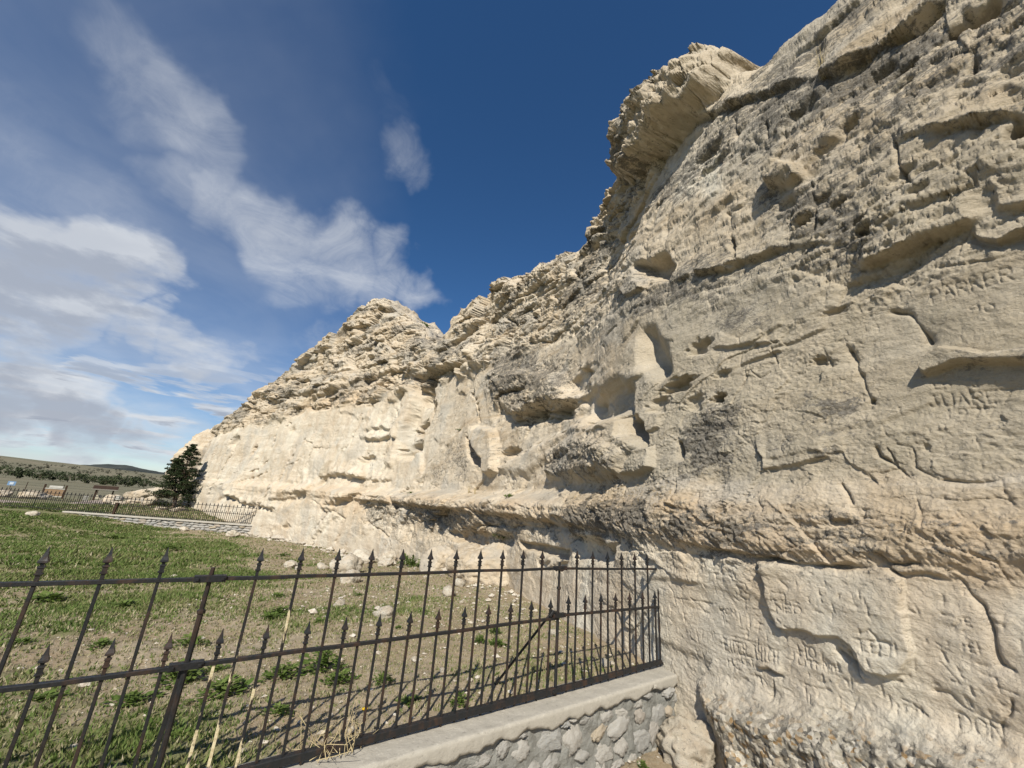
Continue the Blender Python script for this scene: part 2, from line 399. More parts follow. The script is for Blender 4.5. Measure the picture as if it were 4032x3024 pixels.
# features of the rock face at (metres along the plan curve, height): cracks, ledges, raised and sunken slabs, pits, zones of texture
FEATURES = [
    ('ledge', [(11.408, -0.165), (11.151, -0.166), (10.967, -0.176), (10.768, -0.182), (10.628, -0.182), (10.467, -0.191), (10.351, -0.187), (10.252, -0.165), (10.169, -0.172)], [0.07, 0.1]),
    ('ledge', [(10.079, -0.144), (10.025, -0.172), (9.937, -0.158), (9.866, -0.164), (9.796, -0.159)], [0.04, 0.06]),
    ('crack', [(10.103, -0.09), (10.068, -0.127), (10.012, -0.13), (9.941, -0.113)], [0.012, 0.04]),
    ('raise', [(10.796, -0.214), (10.75, -0.316), (10.746, -0.389), (10.748, -0.507), (10.715, -0.609), (10.538, -0.583), (10.473, -0.593), (10.347, -0.57), (10.293, -0.599), (10.261, -0.668), (10.238, -0.696), (10.148, -0.689), (10.094, -0.651), (10.035, -0.537), (10.027, -0.475), (10.033, -0.387), (10.024, -0.28), (10.02, -0.201), (10.082, -0.151), (10.171, -0.18), (10.354, -0.2), (10.557, -0.2)], [0.048, 0.012]),
    ('crack', [(10.796, -0.214), (10.75, -0.316), (10.746, -0.389), (10.748, -0.507), (10.715, -0.609)], [0.01, 0.03]),
    ('crack', [(10.37, -0.637), (10.31, -0.677), (10.29, -0.734), (10.267, -0.761), (10.241, -0.769)], [0.012, 0.04]),
    ('crack', [(10.325, -0.631), (10.291, -0.692), (10.262, -0.724), (10.203, -0.728), (10.112, -0.697)], [0.009, 0.03]),
    ('crack', [(10.082, -0.151), (10.02, -0.201), (10.024, -0.28), (10.033, -0.387), (10.027, -0.475), (10.034, -0.53), (10.001, -0.54)], [0.01, 0.03]),
    ('crack', [(9.8, -0.156), (9.782, -0.232), (9.741, -0.274), (9.73, -0.339), (9.741, -0.443), (9.729, -0.498), (9.692, -0.509)], [0.012, 0.035]),
    ('crack', [(10.241, -0.769), (10.153, -0.77), (10.079, -0.783), (10.026, -0.814)], [0.006, 0.015]),
    ('crack', [(10.034, -0.53), (9.995, -0.538), (9.923, -0.56), (9.883, -0.62)], [0.008, 0.018]),
    ('crack', [(9.983, -0.698), (9.929, -0.684), (9.9, -0.72), (9.772, -0.752)], [0.014, 0.02]),
    ('crack', [(11.037, -0.944), (10.929, -0.951), (10.877, -0.946)], [0.012, 0.03]),
    ('ledge', [(10.874, -0.898), (10.811, -0.865), (10.717, -0.875)], [0.05, 0.05]),
    ('crack', [(10.718, -0.879), (10.596, -0.884), (10.458, -0.868)], [0.006, 0.015]),
    ('crack', [(10.781, -0.937), (10.792, -0.978), (10.807, -1.024)], [0.01, 0.04]),
    ('crack', [(10.402, -0.833), (10.359, -0.839), (10.31, -0.835)], [0.006, 0.02]),
    ('crack', [(10.31, -0.835), (10.329, -0.873), (10.345, -0.913)], [0.009, 0.03]),
    ('raise', [(11.265, -1.185), (11.083, -1.126), (10.899, -1.095), (10.746, -1.086), (10.522, -1.018), (10.344, -0.987), (10.147, -0.929), (10.032, -0.903), (9.882, -0.892), (9.748, -0.871), (9.571, -0.905), (9.64, -1.243), (10.927, -2.099), (11.088, -1.711), (11.137, -1.469), (11.22, -1.284)], [0.16, 0.1]),
    ('zone', [(11.266, -1.204), (11.084, -1.144), (10.901, -1.112), (10.748, -1.102), (10.524, -1.033), (10.346, -1.001), (10.149, -0.942), (10.034, -0.916), (9.884, -0.904), (9.75, -0.882), (9.573, -0.915), (9.64, -1.243), (10.927, -2.099), (11.088, -1.711), (11.137, -1.469), (11.22, -1.284)], ['congl', 1.0, 0.05]),
    ('zone', [(11.319, -0.031), (10.926, -0.065), (10.613, -0.084), (10.376, -0.043), (10.2, -0.09), (10.055, -0.042), (9.888, 0.049), (9.704, 0.029), (9.56, -0.007), (9.576, -0.088), (9.778, -0.1), (10.079, -0.144), (10.372, -0.153), (10.638, -0.156), (10.96, -0.16), (11.353, -0.148)], ['lichen', 0.55, 0.05]),
    ('raise', [(9.815, 0.968), (9.775, 1.052), (9.713, 1.091), (9.657, 1.059), (9.554, 0.99), (9.418, 0.965), (9.329, 0.944), (9.344, 0.86), (9.428, 0.906), (9.575, 0.942), (9.664, 0.964), (9.734, 0.95), (9.792, 0.926)], [0.085, 0.025]),
    ('zone', [(9.775, 1.052), (9.713, 1.091), (9.657, 1.059), (9.554, 0.99), (9.418, 0.965), (9.424, 0.926), (9.573, 0.952), (9.661, 0.98), (9.73, 0.978)], ['lichen', 0.7, 0.03]),
    ('ledge', [(10.038, 1.877), (9.913, 1.839), (9.768, 1.83), (9.683, 1.847), (9.59, 1.84), (9.493, 1.84), (9.42, 1.827)], [0.14, 0.3]),
    ('ledge', [(9.494, 1.785), (9.443, 1.682), (9.395, 1.63), (9.301, 1.634), (9.214, 1.608)], [0.1, 0.15]),
    ('ledge', [(12.005, 2.821), (11.597, 2.719), (11.205, 2.546), (11.098, 2.563), (10.835, 2.463), (10.675, 2.444), (10.496, 2.383), (10.217, 2.204), (10.094, 2.17)], [0.07, 0.22]),
    ('crack', [(11.15, 2.977), (11.092, 2.731), (11.046, 2.566)], [0.01, 0.04]),
    ('crack', [(9.901, 1.441), (9.834, 1.383), (9.815, 1.321), (9.771, 1.199), (9.762, 1.146)], [0.016, 0.05]),
    ('pit', [(10.229, 1.582)], [0.099, 0.034, 0.06]),
    ('pit', [(10.352, 1.208)], [0.056, 0.043, 0.07]),
    ('crack', [(10.17, 1.227), (10.138, 1.118), (10.107, 1.014)], [0.024, 0.05]),
    ('crack', [(10.335, 1.346), (10.296, 1.227), (10.285, 1.15)], [0.018, 0.03]),
    ('crack', [(10.516, 1.975), (10.443, 1.864), (10.381, 1.762)], [0.01, 0.02]),
    ('crack', [(10.214, 1.481), (10.181, 1.347), (10.17, 1.227)], [0.01, 0.015]),
    ('crack', [(10.107, 1.014), (10.081, 0.878), (10.073, 0.776), (10.012, 0.588)], [0.008, 0.02]),
    ('pit', [(10.068, 0.825)], [0.019, 0.025, 0.04]),
    ('pit', [(9.851, 0.499)], [0.023, 0.026, 0.02]),
    ('crack', [(10.896, 1.34), (10.832, 1.235), (10.778, 1.183), (10.7, 1.214)], [0.008, 0.02]),
    ('ledge', [(10.829, 0.634), (10.76, 0.511), (10.743, 0.426), (10.501, 0.446), (10.429, 0.467), (10.315, 0.489)], [0.06, 0.1]),
    ('ledge', [(10.336, 0.503), (10.24, 0.513), (10.223, 0.423), (10.125, 0.371), (10.069, 0.318)], [0.035, 0.06]),
    ('crack', [(10.069, 0.526), (10.066, 0.469), (9.99, 0.408), (9.92, 0.288), (9.91, 0.186), (9.892, 0.072)], [0.01, 0.03]),
    ('crack', [(9.974, 0.544), (9.912, 0.51), (9.911, 0.393), (9.83, 0.317), (9.733, 0.309), (9.636, 0.311), (9.523, 0.331)], [0.01, 0.03]),
    ('crack', [(9.658, 0.543), (9.645, 0.416), (9.594, 0.31), (9.577, 0.194)], [0.009, 0.015]),
    ('crack', [(10.265, 0.299), (10.218, 0.234), (10.203, 0.178)], [0.009, 0.03]),
    ('crack', [(10.751, 0.177), (10.724, 0.113)], [0.009, 0.03]),
    ('zone', [(10.418, 0.914), (10.273, 0.964), (10.14, 0.892), (10.148, 0.716), (10.301, 0.651), (10.434, 0.71)], ['lichen', 0.7, 0.1]),
    ('zone', [(11.464, 2.183), (11.039, 2.084), (10.731, 1.968), (10.775, 1.689), (11.043, 1.725), (11.407, 1.914)], ['lichen', 0.55, 0.1]),
    ('zone', [(11.556, 0.824), (11.341, 0.971), (11.105, 1.013), (10.965, 0.918), (11.003, 0.684), (11.217, 0.612), (11.549, 0.661)], ['lichen', 0.9, 0.06]),
    ('zone', [(11.389, 0.116), (10.748, 0.086), (10.202, 0.05), (9.883, 0.037), (9.896, -0.045), (11.416, -0.15)], ['lichen', 0.7, 0.05]),
    ('zone', [(10.843, 0.665), (10.414, 0.653), (10.111, 0.519), (10.124, 0.405), (10.748, 0.468)], ['lichen', 0.4, 0.05]),
    ('ledge', [(12.14, 5.997), (11.538, 5.536), (11.004, 5.191), (10.616, 4.838), (10.441, 4.69), (10.246, 4.446)], [0.16, 0.3]),
    ('ledge', [(10.247, 4.428), (10.042, 4.275), (9.827, 4.178), (9.657, 4.163), (9.555, 4.099), (9.413, 4.163), (9.326, 4.202)], [0.22, 0.4]),
    ('ledge', [(10.449, 5.249), (10.243, 5.17), (10.019, 5.181), (9.846, 5.18)], [0.1, 0.25]),
    ('pit', [(9.237, 3.631)], [0.189, 0.133, 0.35]),
    ('crack', [(9.215, 3.481), (9.127, 3.441), (9.035, 3.409)], [0.02, 0.08]),
    ('crack', [(9.243, 3.405), (9.286, 3.205), (9.306, 3.025)], [0.025, 0.08]),
    ('pit', [(9.189, 2.315)], [0.077, 0.09, 0.2]),
    ('crack', [(9.732, 2.844), (9.739, 2.652), (9.733, 2.497), (9.674, 2.299), (9.646, 2.162)], [0.012, 0.05]),
    ('ledge', [(9.732, 2.844), (9.572, 2.753), (9.409, 2.606), (9.265, 2.503), (9.176, 2.407)], [0.08, 0.15]),
    ('ledge', [(9.354, 1.84), (9.315, 1.808), (9.274, 1.797), (9.214, 1.783)], [0.12, 0.15]),
    ('raise', [(10.716, 3.53), (10.595, 3.524), (10.422, 3.284), (10.385, 3.111), (10.527, 3.141), (10.706, 3.313)], [0.16, 0.05]),
    ('crack', [(11.243, 3.399), (11.179, 3.285), (11.142, 2.935), (11.062, 2.581)], [0.012, 0.05]),
    ('crack', [(10.334, 2.982), (10.31, 2.759), (10.311, 2.523), (10.342, 2.346)], [0.014, 0.05]),
    ('crack', [(11.251, 5.057), (11.167, 4.638), (11.159, 4.403)], [0.02, 0.06]),
    ('crack', [(10.571, 4.064), (10.582, 3.755), (10.656, 3.559)], [0.02, 0.08]),
    ('crack', [(10.837, 4.575), (10.766, 4.34), (10.755, 4.119)], [0.02, 0.06]),
    ('crack', [(13.807, 5.568), (14.301, 6.886), (12.785, 5.58)], [0.02, 0.08]),
    ('crack', [(10.758, 3.955), (10.907, 3.788)], [0.01, 0.03]),
    ('pit', [(10.395, 4.1)], [0.186, 0.132, 0.12]),
    ('pit', [(10.02, 3.399)], [0.1, 0.073, 0.1]),
    ('pit', [(10.157, 3.295)], [0.199, 0.079, 0.1]),
    ('pit', [(10.413, 2.595)], [0.102, 0.071, 0.12]),
    ('pit', [(9.977, 2.135)], [0.07, 0.063, 0.12]),
    ('pit', [(10.006, 2.266)], [0.06, 0.039, 0.08]),
    ('pit', [(10.558, 2.956)], [0.11, 0.081, 0.08]),
    ('pit', [(10.903, 5.735)], [0.268, 0.099, 0.1]),
    ('pit', [(11.687, 4.852)], [0.347, 0.147, 0.12]),
    ('pit', [(11.555, 4.442)], [0.304, 0.133, 0.1]),
    ('pit', [(9.787, 3.833)], [0.139, 0.081, 0.1]),
    ('pit', [(10.155, 2.596)], [0.072, 0.044, 0.08]),
    ('pit', [(10.256, 2.734)], [0.08, 0.059, 0.08]),
    ('pit', [(9.641, 3.629)], [0.124, 0.075, 0.15]),
    ('zone', [(12.121, 5.903), (11.008, 5.237), (10.21, 4.441), (9.811, 4.213), (9.41, 4.19), (9.082, 3.064), (9.168, 2.452), (9.587, 2.827), (10.071, 3.117), (10.572, 3.412), (11.02, 3.707), (11.511, 4.361)], ['pits', 1.0, 0.3]),
    ('zone', [(10.893, 3.584), (10.077, 2.898), (9.597, 2.708), (9.364, 2.247), (9.655, 2.081), (9.98, 2.099), (10.546, 2.472), (10.862, 3.11)], ['pits', 0.8, 0.3]),
    ('zone', [(11.545, 5.59), (10.617, 4.879), (10.041, 4.307), (9.553, 4.127), (9.41, 4.19), (9.294, 3.661), (9.782, 3.431), (10.595, 4.16), (11.242, 4.964)], ['lichen', 1.0, 0.2]),
    ('zone', [(10.768, 3.313), (10.079, 2.828), (9.846, 2.34), (9.924, 2.058), (10.381, 2.397), (10.79, 2.967)], ['lichen', 0.8, 0.2]),
    ('zone', [(12.744, 5.634), (11.37, 4.481), (11.315, 3.786), (12.128, 4.355)], ['pale', 0.7, 0.1]),
    ('zone', [(9.297, 2.79), (9.136, 2.679), (9.168, 2.452), (9.361, 2.627)], ['warm', 0.7, 0.1]),
    ('raise', [(13.013, 1.792), (12.578, 1.526), (12.528, 1.192), (12.89, 1.278), (13.355, 1.25), (13.871, 1.338), (14.113, 1.668), (13.662, 1.746)], [-0.38, 0.1]),
    ('raise', [(12.552, 1.118), (12.373, 1.111), (12.196, 0.982), (12.081, 0.779), (12.297, 0.877), (12.5, 0.955)], [-0.45, 0.06]),
    ('raise', [(12.466, 2.298), (12.277, 2.249), (11.96, 1.824), (11.905, 1.576), (12.042, 1.566), (12.396, 1.835)], [-0.26, 0.1]),
    ('pit', [(11.732, 1.37)], [0.25, 0.09, 0.17]),
    ('pit', [(11.464, 1.722)], [0.145, 0.1, 0.12]),
    ('pit', [(11.186, 1.096)], [0.075, 0.051, 0.17]),
    ('pit', [(11.164, 1.325)], [0.089, 0.054, 0.05]),
    ('pit', [(12.006, 1.21)], [0.185, 0.122, 0.1]),
    ('pit', [(11.47, 1.117)], [0.127, 0.106, 0.08]),
    ('pit', [(14.695, 2.261)], [0.657, 0.281, 0.15]),
    ('pit', [(14.13, 1.708)], [0.454, 0.303, 0.15]),
    ('raise', [(19.39, 3.61), (17.77, 3.48), (15.514, 2.651), (14.781, 2.005), (14.908, 1.878), (15.912, 2.157), (17.27, 2.18), (18.76, 2.75)], [0.3, 0.12]),
    ('pit', [(16.61, 2.04)], [0.923, 0.225, 0.3]),
    ('pit', [(15.232, 1.829)], [0.663, 0.188, 0.25]),
    ('zone', [(19.93, 3.88), (17.82, 3.62), (15.345, 2.69), (14.751, 1.917), (15.82, 1.909), (17.45, 2.11), (19.01, 2.74)], ['lumpy', 1.0, 0.15]),
    ('zone', [(20.8, 5.4), (18.38, 4.8), (15.345, 2.69), (14.938, 1.966), (17.27, 2.18), (19.18, 2.84)], ['lichen', 0.75, 0.2]),
    ('raise', [(20.47, 2), (19.77, 1.79), (18.58, 1), (19.24, 1.04), (19.94, 1.32)], [-0.55, 0.04]),
    ('raise', [(20.29, 2.27), (18.56, 2), (18.13, 1.45), (17.83, 0.81), (18.47, 0.79), (18.7, 1.12), (19.77, 1.79)], [0.3, 0.06]),
    ('pit', [(17.53, 1.27)], [0.493, 0.139, 0.25]),
    ('raise', [(13.092, 3.744), (12.561, 3.492), (12.314, 3.481), (12.067, 3.114), (12.084, 2.941), (12.645, 3.286)], [-0.3, 0.06]),
    ('ledge', [(11.595, 2.728), (11.375, 2.611), (11.133, 2.505), (11, 2.527)], [0.09, 0.15]),
    ('crack', [(11.172, 3.013), (11.112, 2.795), (11.019, 2.539)], [0.015, 0.05]),
    ('raise', [(13.524, 3.695), (12.934, 3.458), (12.461, 2.969), (12.953, 3.076)], [0.12, 0.04]),
    ('crack', [(13.524, 3.695), (12.953, 3.076), (12.461, 2.969)], [0.015, 0.04]),
    ('raise', [(15.471, 1.011), (14.812, 1.125), (13.836, 1.042), (12.844, 0.848), (12.405, 0.65), (12.395, 0.462), (13.389, 0.492), (15.319, 0.631)], [0.26, 0.1]),
    ('zone', [(15.587, 1.063), (14.822, 1.164), (13.851, 1.076), (12.85, 0.875), (12.363, 0.646), (12.351, 0.437), (15.305, 0.593)], ['lumpy', 1.0, 0.08]),
    ('zone', [(15.587, 1.063), (14.822, 1.164), (13.851, 1.076), (12.85, 0.875), (12.363, 0.646), (12.351, 0.437), (15.305, 0.593)], ['lichen', 0.7, 0.08]),
    ('crack', [(17.73, 0.96), (16.86, 1.16), (15.708, 1.367), (14.491, 1.437), (13.446, 1.252), (12.564, 1.185)], [0.03, 0.1]),
    ('raise', [(17.73, 0.96), (15.708, 1.367), (14.491, 1.437), (13.446, 1.252), (12.564, 1.185), (12.102, 0.804), (12.405, 0.65), (13.836, 1.042), (15.471, 1.011), (16.29, 0.7), (17.66, 0.8)], [0.15, 0.08]),
    ('zone', [(11.611, 0.744), (11.461, 0.866), (11.005, 0.943), (11.013, 0.432), (11.31, 0.43), (11.472, 0.475)], ['lichen', 0.9, 0.1]),
    ('zone', [(11.611, 0.744), (11.461, 0.866), (11.005, 0.943), (11.013, 0.432), (11.31, 0.43), (11.472, 0.475)], ['lumpy', 0.5, 0.1]),
    ('crack', [(11.596, 0.721), (11.552, 0.616), (11.46, 0.484)], [0.03, 0.14]),
    ('raise', [(12.16, 0.696), (11.927, 0.716), (11.862, 0.498), (12.095, 0.447), (12.354, 0.46)], [0.1, 0.04]),
    ('crack', [(11.557, 0.441), (11.511, 0.285), (11.51, 0.171)], [0.012, 0.05]),
    ('crack', [(11.905, 0.48), (11.831, 0.31)], [0.012, 0.04]),
    ('crack', [(11.278, 0.228), (11.223, 0.159)], [0.02, 0.06]),
    ('ledge', [(18.78, 2.51), (16.83, 2.1), (15.82, 1.909)], [0.1, 0.2]),
    ('raise', [(19.7, -0.73), (18.3, -0.57), (17.37, -0.58), (16.26, -0.48), (16.16, -0.62), (16.41, -0.72), (17.2, -0.77), (17.72, -0.86), (18.8, -0.91)], [-0.28, 0.06]),
    ('raise', [(15.762, -0.578), (14.986, -0.531), (13.876, -0.501), (13.885, -0.607), (14.575, -0.637), (15.611, -0.665)], [-0.22, 0.05]),
    ('raise', [(13.701, -0.302), (12.896, -0.285), (12.415, -0.342), (12.461, -0.449), (12.908, -0.486), (13.578, -0.57)], [-0.2, 0.06]),
    ('crack', [(14.101, 0.252), (13.506, -0.063), (13.856, -0.499)], [0.02, 0.12]),
    ('zone', [(22.63, -0.03), (16.89, 0.11), (13.52, 0.095), (12.555, 0.253), (11.432, 0.154), (10.918, 0.074), (10.953, -0.145), (11.527, -0.141), (12.897, -0.262), (16.15, -0.4), (22.89, -0.81)], ['lumpy', 1.0, 0.08]),
    ('zone', [(13.52, 0.095), (12.484, 0.204), (11.405, 0.067), (10.923, -0.014), (10.966, -0.174), (11.79, -0.165), (12.897, -0.262), (13.751, -0.305)], ['lichen', 0.95, 0.06]),
    ('zone', [(22.67, -0.1), (16.79, 0.07), (13.485, 0.068), (13.751, -0.279), (17.16, -0.47), (22.89, -0.81)], ['lichen', 0.5, 0.06]),
    ('zone', [(14.337, 0.326), (12.743, 0.408), (11.511, 0.246), (11.446, 0.136), (12.401, 0.135), (13.52, 0.095)], ['ochre', 0.6, 0.06]),
    ('raise', [(26.44, 5.42), (25.16, 5.33), (24.59, 4.2), (24.64, 3.14), (24.41, 1.89), (25.57, 1.66), (25.97, 3.05), (25.69, 4.07)], [-0.65, 0.12]),
    ('pit', [(25.18, 4.55)], [0.498, 0.72, 1.3]),
    ('pit', [(25.02, 2.84)], [0.623, 0.389, 1.2]),
    ('pit', [(25.14, 1.97)], [0.591, 0.421, 1.1]),
    ('pit', [(24.43, 3.56)], [0.283, 0.447, 0.8]),
    ('raise', [(26.64, 5.46), (26.44, 5.42), (25.77, 4.08), (25.97, 3.05), (26, 2.13), (25.94, 1.31), (26.62, 1.39), (26.87, 2.8), (26.64, 4.19)], [0.22, 0.1]),
    ('crack', [(26.64, 5.46), (26.57, 4.18), (26.78, 2.88), (26.66, 1.77), (26.67, 1.09)], [0.07, 0.5]),
    ('raise', [(25.16, 5.33), (21.82, 4.69), (20.14, 2.61), (20.78, 2.42), (22.37, 1.87), (23.61, 0.98), (24.41, 1.89), (24.56, 3.13), (24.59, 4.2)], [-0.2, 0.1]),
    ('ledge', [(25.42, 5.53), (24.33, 5.3), (23.45, 5.23), (22.27, 5.12), (21.86, 5.3)], [0.7, 0.9]),
    ('raise', [(27.57, 6.21), (26.31, 6.16), (25.99, 5.71), (26.6, 5.59), (27.41, 5.93)], [0.4, 0.12]),
    ('crack', [(22.14, 5.32), (21.05, 4.28), (21.28, 3.68), (20.38, 3.12), (19.82, 2.45)], [0.06, 0.28]),
    ('raise', [(27.74, 4.86), (26.81, 5.11), (26.32, 4.8), (26.87, 4.3), (27.43, 4.28)], [0.25, 0.08]),
    ('crack', [(29.44, 3.83), (29.58, 2.94), (29.56, 2.33), (30.1, 1.99), (30.14, 1.1)], [0.05, 0.18]),
    ('ledge', [(35.77, 4.93), (34.22, 5.24), (32.35, 5.61), (30.57, 5.94), (29.65, 6.08), (28.8, 6.26), (27.57, 6.21)], [0.28, 0.8]),
    ('pit', [(28.93, 4.38)], [0.402, 0.21, 0.35]),
    ('pit', [(38.77, 2.23)], [0.19, 0.311, 0.3]),
    ('pit', [(41.19, 2.74)], [0.47, 0.422, 0.35]),
    ('pit', [(27.97, 1.56)], [0.52, 0.264, 0.3]),
    ('pit', [(35.54, 3.33)], [0.26, 0.197, 0.25]),
    ('crack', [(35.76, 4.25), (36.31, 3.41)], [0.05, 0.18]),
    ('crack', [(28.12, 2.58), (28.21, 2.21)], [0.05, 0.18]),
    ('crack', [(40.96, 2.28), (40.96, 1.73)], [0.06, 0.2]),
    ('crack', [(38.79, 1.22), (38.85, 0.5)], [0.05, 0.12]),
    ('crack', [(28.57, 5.56), (28.81, 5.19), (28.98, 4.91)], [0.05, 0.2]),
    ('ledge', [(29.32, 0.75), (28.29, 0.85), (26.66, 0.69), (25.63, 0.73)], [0.18, 0.25]),
    ('crack', [(31.41, -0.32), (30.07, -0.56), (28.78, -0.78), (28.13, -0.95)], [0.05, 0.12]),
    ('crack', [(29.69, -1.02), (29.99, -1.31), (30.31, -1.56)], [0.05, 0.15]),
    ('crack', [(33.87, -1.79), (33.93, -2.13), (34.43, -2.32)], [0.05, 0.2]),
    ('pit', [(32.83, -1.66)], [0.401, 0.13, 0.2]),
    ('crack', [(28.01, -1.49), (28.39, -1.87)], [0.05, 0.15]),
    ('crack', [(30.16, -2.13), (30.62, -2.4)], [0.05, 0.15]),
    ('crack', [(33.76, 10.72), (35.3, 10.66), (35.59, 10.01)], [0.05, 0.3]),
    ('crack', [(34.13, 9.97), (33.26, 8.6)], [0.05, 0.2]),
    ('pit', [(33.08, 9.61)], [0.563, 0.444, 0.35]),
    ('crack', [(33.95, 10.76), (31.98, 10.17), (29.98, 9.3), (28.72, 8.76)], [0.05, 0.22]),
    ('crack', [(38.62, 8.14), (38.6, 7.86)], [0.06, 0.25]),
    ('pit', [(34.7, 11.68)], [0.393, 0.377, 0.25]),
    ('zone', [(32.17, 0.06), (26.69, 0.11), (26.62, -0.63), (28.81, -0.71), (31.41, -0.32)], ['warm', 0.9, 0.3]),
    ('zone', [(38.86, 0.29), (32.31, 0.14), (31.41, -0.32), (35.26, -0.15), (38.34, -0.19)], ['warm', 0.7, 0.3]),
    ('zone', [(35.27, 4.77), (31.16, 5.47), (28.48, 5.75), (30.22, 3.98), (32.12, 3.24), (34.97, 3.88)], ['warm', 0.45, 0.5]),
    ('zone', [(26.56, -0.1), (22.96, 0.14), (19.94, 0.14), (16.37, 0.2), (16.23, -0.42), (20.2, -0.79), (24.41, -0.92), (26.47, -0.96)], ['lumpy', 1.0, 0.15]),
    ('zone', [(26.56, -0.1), (22.7, 0.08), (19.64, 0.05), (16.03, 0.13), (16.23, -0.42), (20.2, -0.79), (24.41, -0.92), (26.47, -0.96)], ['lichen', 0.6, 0.15]),
    ('zone', [(34.38, 4.05), (32.55, 3.74), (31.59, 3.12), (32.45, 2.96), (34.02, 3.42)], ['lichen', 0.25, 0.3]),
    ('zone', [(22.71, 1.21), (20.43, 1.97), (19.86, 1.13), (20.16, 0.78), (22.66, 0.66)], ['lichen', 0.6, 0.2]),
    ('zone', [(28.09, -0.73), (26.14, -1.06), (21.27, -0.88), (19.87, -0.94), (21.3, -1.37), (26.86, -1.91)], ['lichen', 0.25, 0.2]),
]

# names cut into the rock: text, start and end of its base line at (metres along, height), letter height
CARVED = [
    ('PARKER', (9.720, 1.401), (9.377, 1.381), 0.086),
    ('90', (9.576, 1.250), (9.466, 1.219), 0.057),
    ('ED  J', (9.777, 0.835), (9.590, 0.804), 0.049),
    ('JUAREZ', (9.812, 0.737), (9.486, 0.709), 0.066),
    ('1977', (9.764, 0.658), (9.564, 0.638), 0.053),
    ('G', (10.635, 0.526), (10.550, 0.528), 0.106),
    ('DON', (9.928, -0.821), (9.774, -0.811), 0.064),
    ('EIDER TWICH', (11.112, -0.857), (10.730, -0.821), 0.074),
    ('HO', (10.610, -0.742), (10.499, -0.719), 0.061),
    ('UTMWE', (10.618, -0.789), (10.369, -0.746), 0.031),
    ('NED', (10.690, -0.508), (10.525, -0.487), 0.041),
    ('MDH', (10.153, -0.851), (10.046, -0.823), 0.035),
    ('HUBNET', (11.098, -0.945), (10.900, -0.889), 0.036),
    ('KON', (11.126, -0.625), (10.999, -0.606), 0.037),
    ('E', (9.819, -0.367), (9.793, -0.368), 0.033),
    ('EI', (9.823, -0.480), (9.779, -0.472), 0.039),
    ('LE', (10.246, -0.607), (10.157, -0.586), 0.056),
]
CARVED_LINES = [
    [(11.115, -0.756), (10.947, -0.747), (10.715, -0.742)],
    [(11.122, -0.875), (10.955, -0.845), (10.722, -0.833)],
    [(10.7, -0.399), (10.619, -0.391), (10.62, -0.435), (10.712, -0.45), (10.7, -0.399)],
    [(10.986, -0.376), (10.923, -0.38), (10.884, -0.382), (10.877, -0.414), (10.902, -0.438)],
    [(10.931, -0.444), (10.956, -0.468), (10.897, -0.489), (10.868, -0.45), (10.902, -0.438)],
    [(10.272, -0.549), (10.11, -0.522), (10.12, -0.586), (10.22, -0.617)],
    [(10.568, -0.93), (10.564, -0.974), (10.431, -0.95)],
    [(11.533, -0.607), (11.308, -0.582), (11.147, -0.568)],
    [(11.41, -0.326), (11.395, -0.403), (11.369, -0.443)],
    [(11.612, -0.52), (11.564, -0.568), (11.534, -0.652)],
]

# ---------------------------------------------------------------- cliff: relief
RIM = [(4, 7.6), (7, 7.2), (9.3, 6.5), (9.9, 5.9), (10.3, 6.12), (10.6, 6.28), (10.95, 6.25), (11.25, 6.45), (11.8, 6.95), (12.7, 7.9), (13.6, 8.5), (14.6, 9.1), (15.4, 9.35), (15.86, 9.1), (16.12, 8.4), (16.28, 7.6), (16.56, 7.32),
       (17.8, 7.7), (19.4, 8.4), (20.1, 8.15), (21.2, 8.8), (22.4, 9.25), (23.8, 9.6), (24.6, 9.5), (24.95, 8.6), (25.3, 7.7), (25.7, 7.5), (27.3, 8.5), (29.3, 9.6), (31.2, 10.9),
       (32.2, 12.2), (34.1, 12.6), (35.4, 12.1), (35.9, 10.9), (36.95, 9.65), (38.7, 8.7), (40.8, 7.4), (42.3, 6.2), (43.7, 4.9), (45, 4.2), (48, 3.4), (56, 2.5)]
FEATURES += [('raise', [(11.15, 6.6), (11.386, 6.13), (11.562, 5.9), (11.837, 5.87), (12.195, 6.0), (12.616, 6.03), (13.243, 6.19), (13.861, 6.35), (14.5, 7.1), (15.0, 8.0), (15.2, 9.0), (15.0, 10.5), (12.5, 10.5), (11.3, 8.5), (11.0, 7.2)], [.62, .085]),
             ('crack', [(11.15, 6.6), (11.386, 6.09), (11.562, 5.83), (11.837, 5.84), (12.195, 6.0), (12.616, 6.0), (13.243, 6.16), (13.861, 6.3)], [.035, .14]),
             ('raise', [(11.5, 6.6), (12.2, 6.4), (13.2, 6.7), (14.3, 7.6), (14.4, 9.5), (12.6, 9.5), (11.6, 8.0)], [.25, .25]),
             ('crack', [(12.0, 6.4), (12.4, 6.9), (12.9, 7.3)], [.03, .12]), ('crack', [(13.1, 6.6), (13.4, 7.2), (13.5, 8.0)], [.03, .12]),
             ('zone', [(13.3, 6.1), (14.0, 6.3), (15.2, 8.2), (15.2, 9.3), (14.6, 8.6), (13.8, 7.2)], ['lichen', .8, .3])]
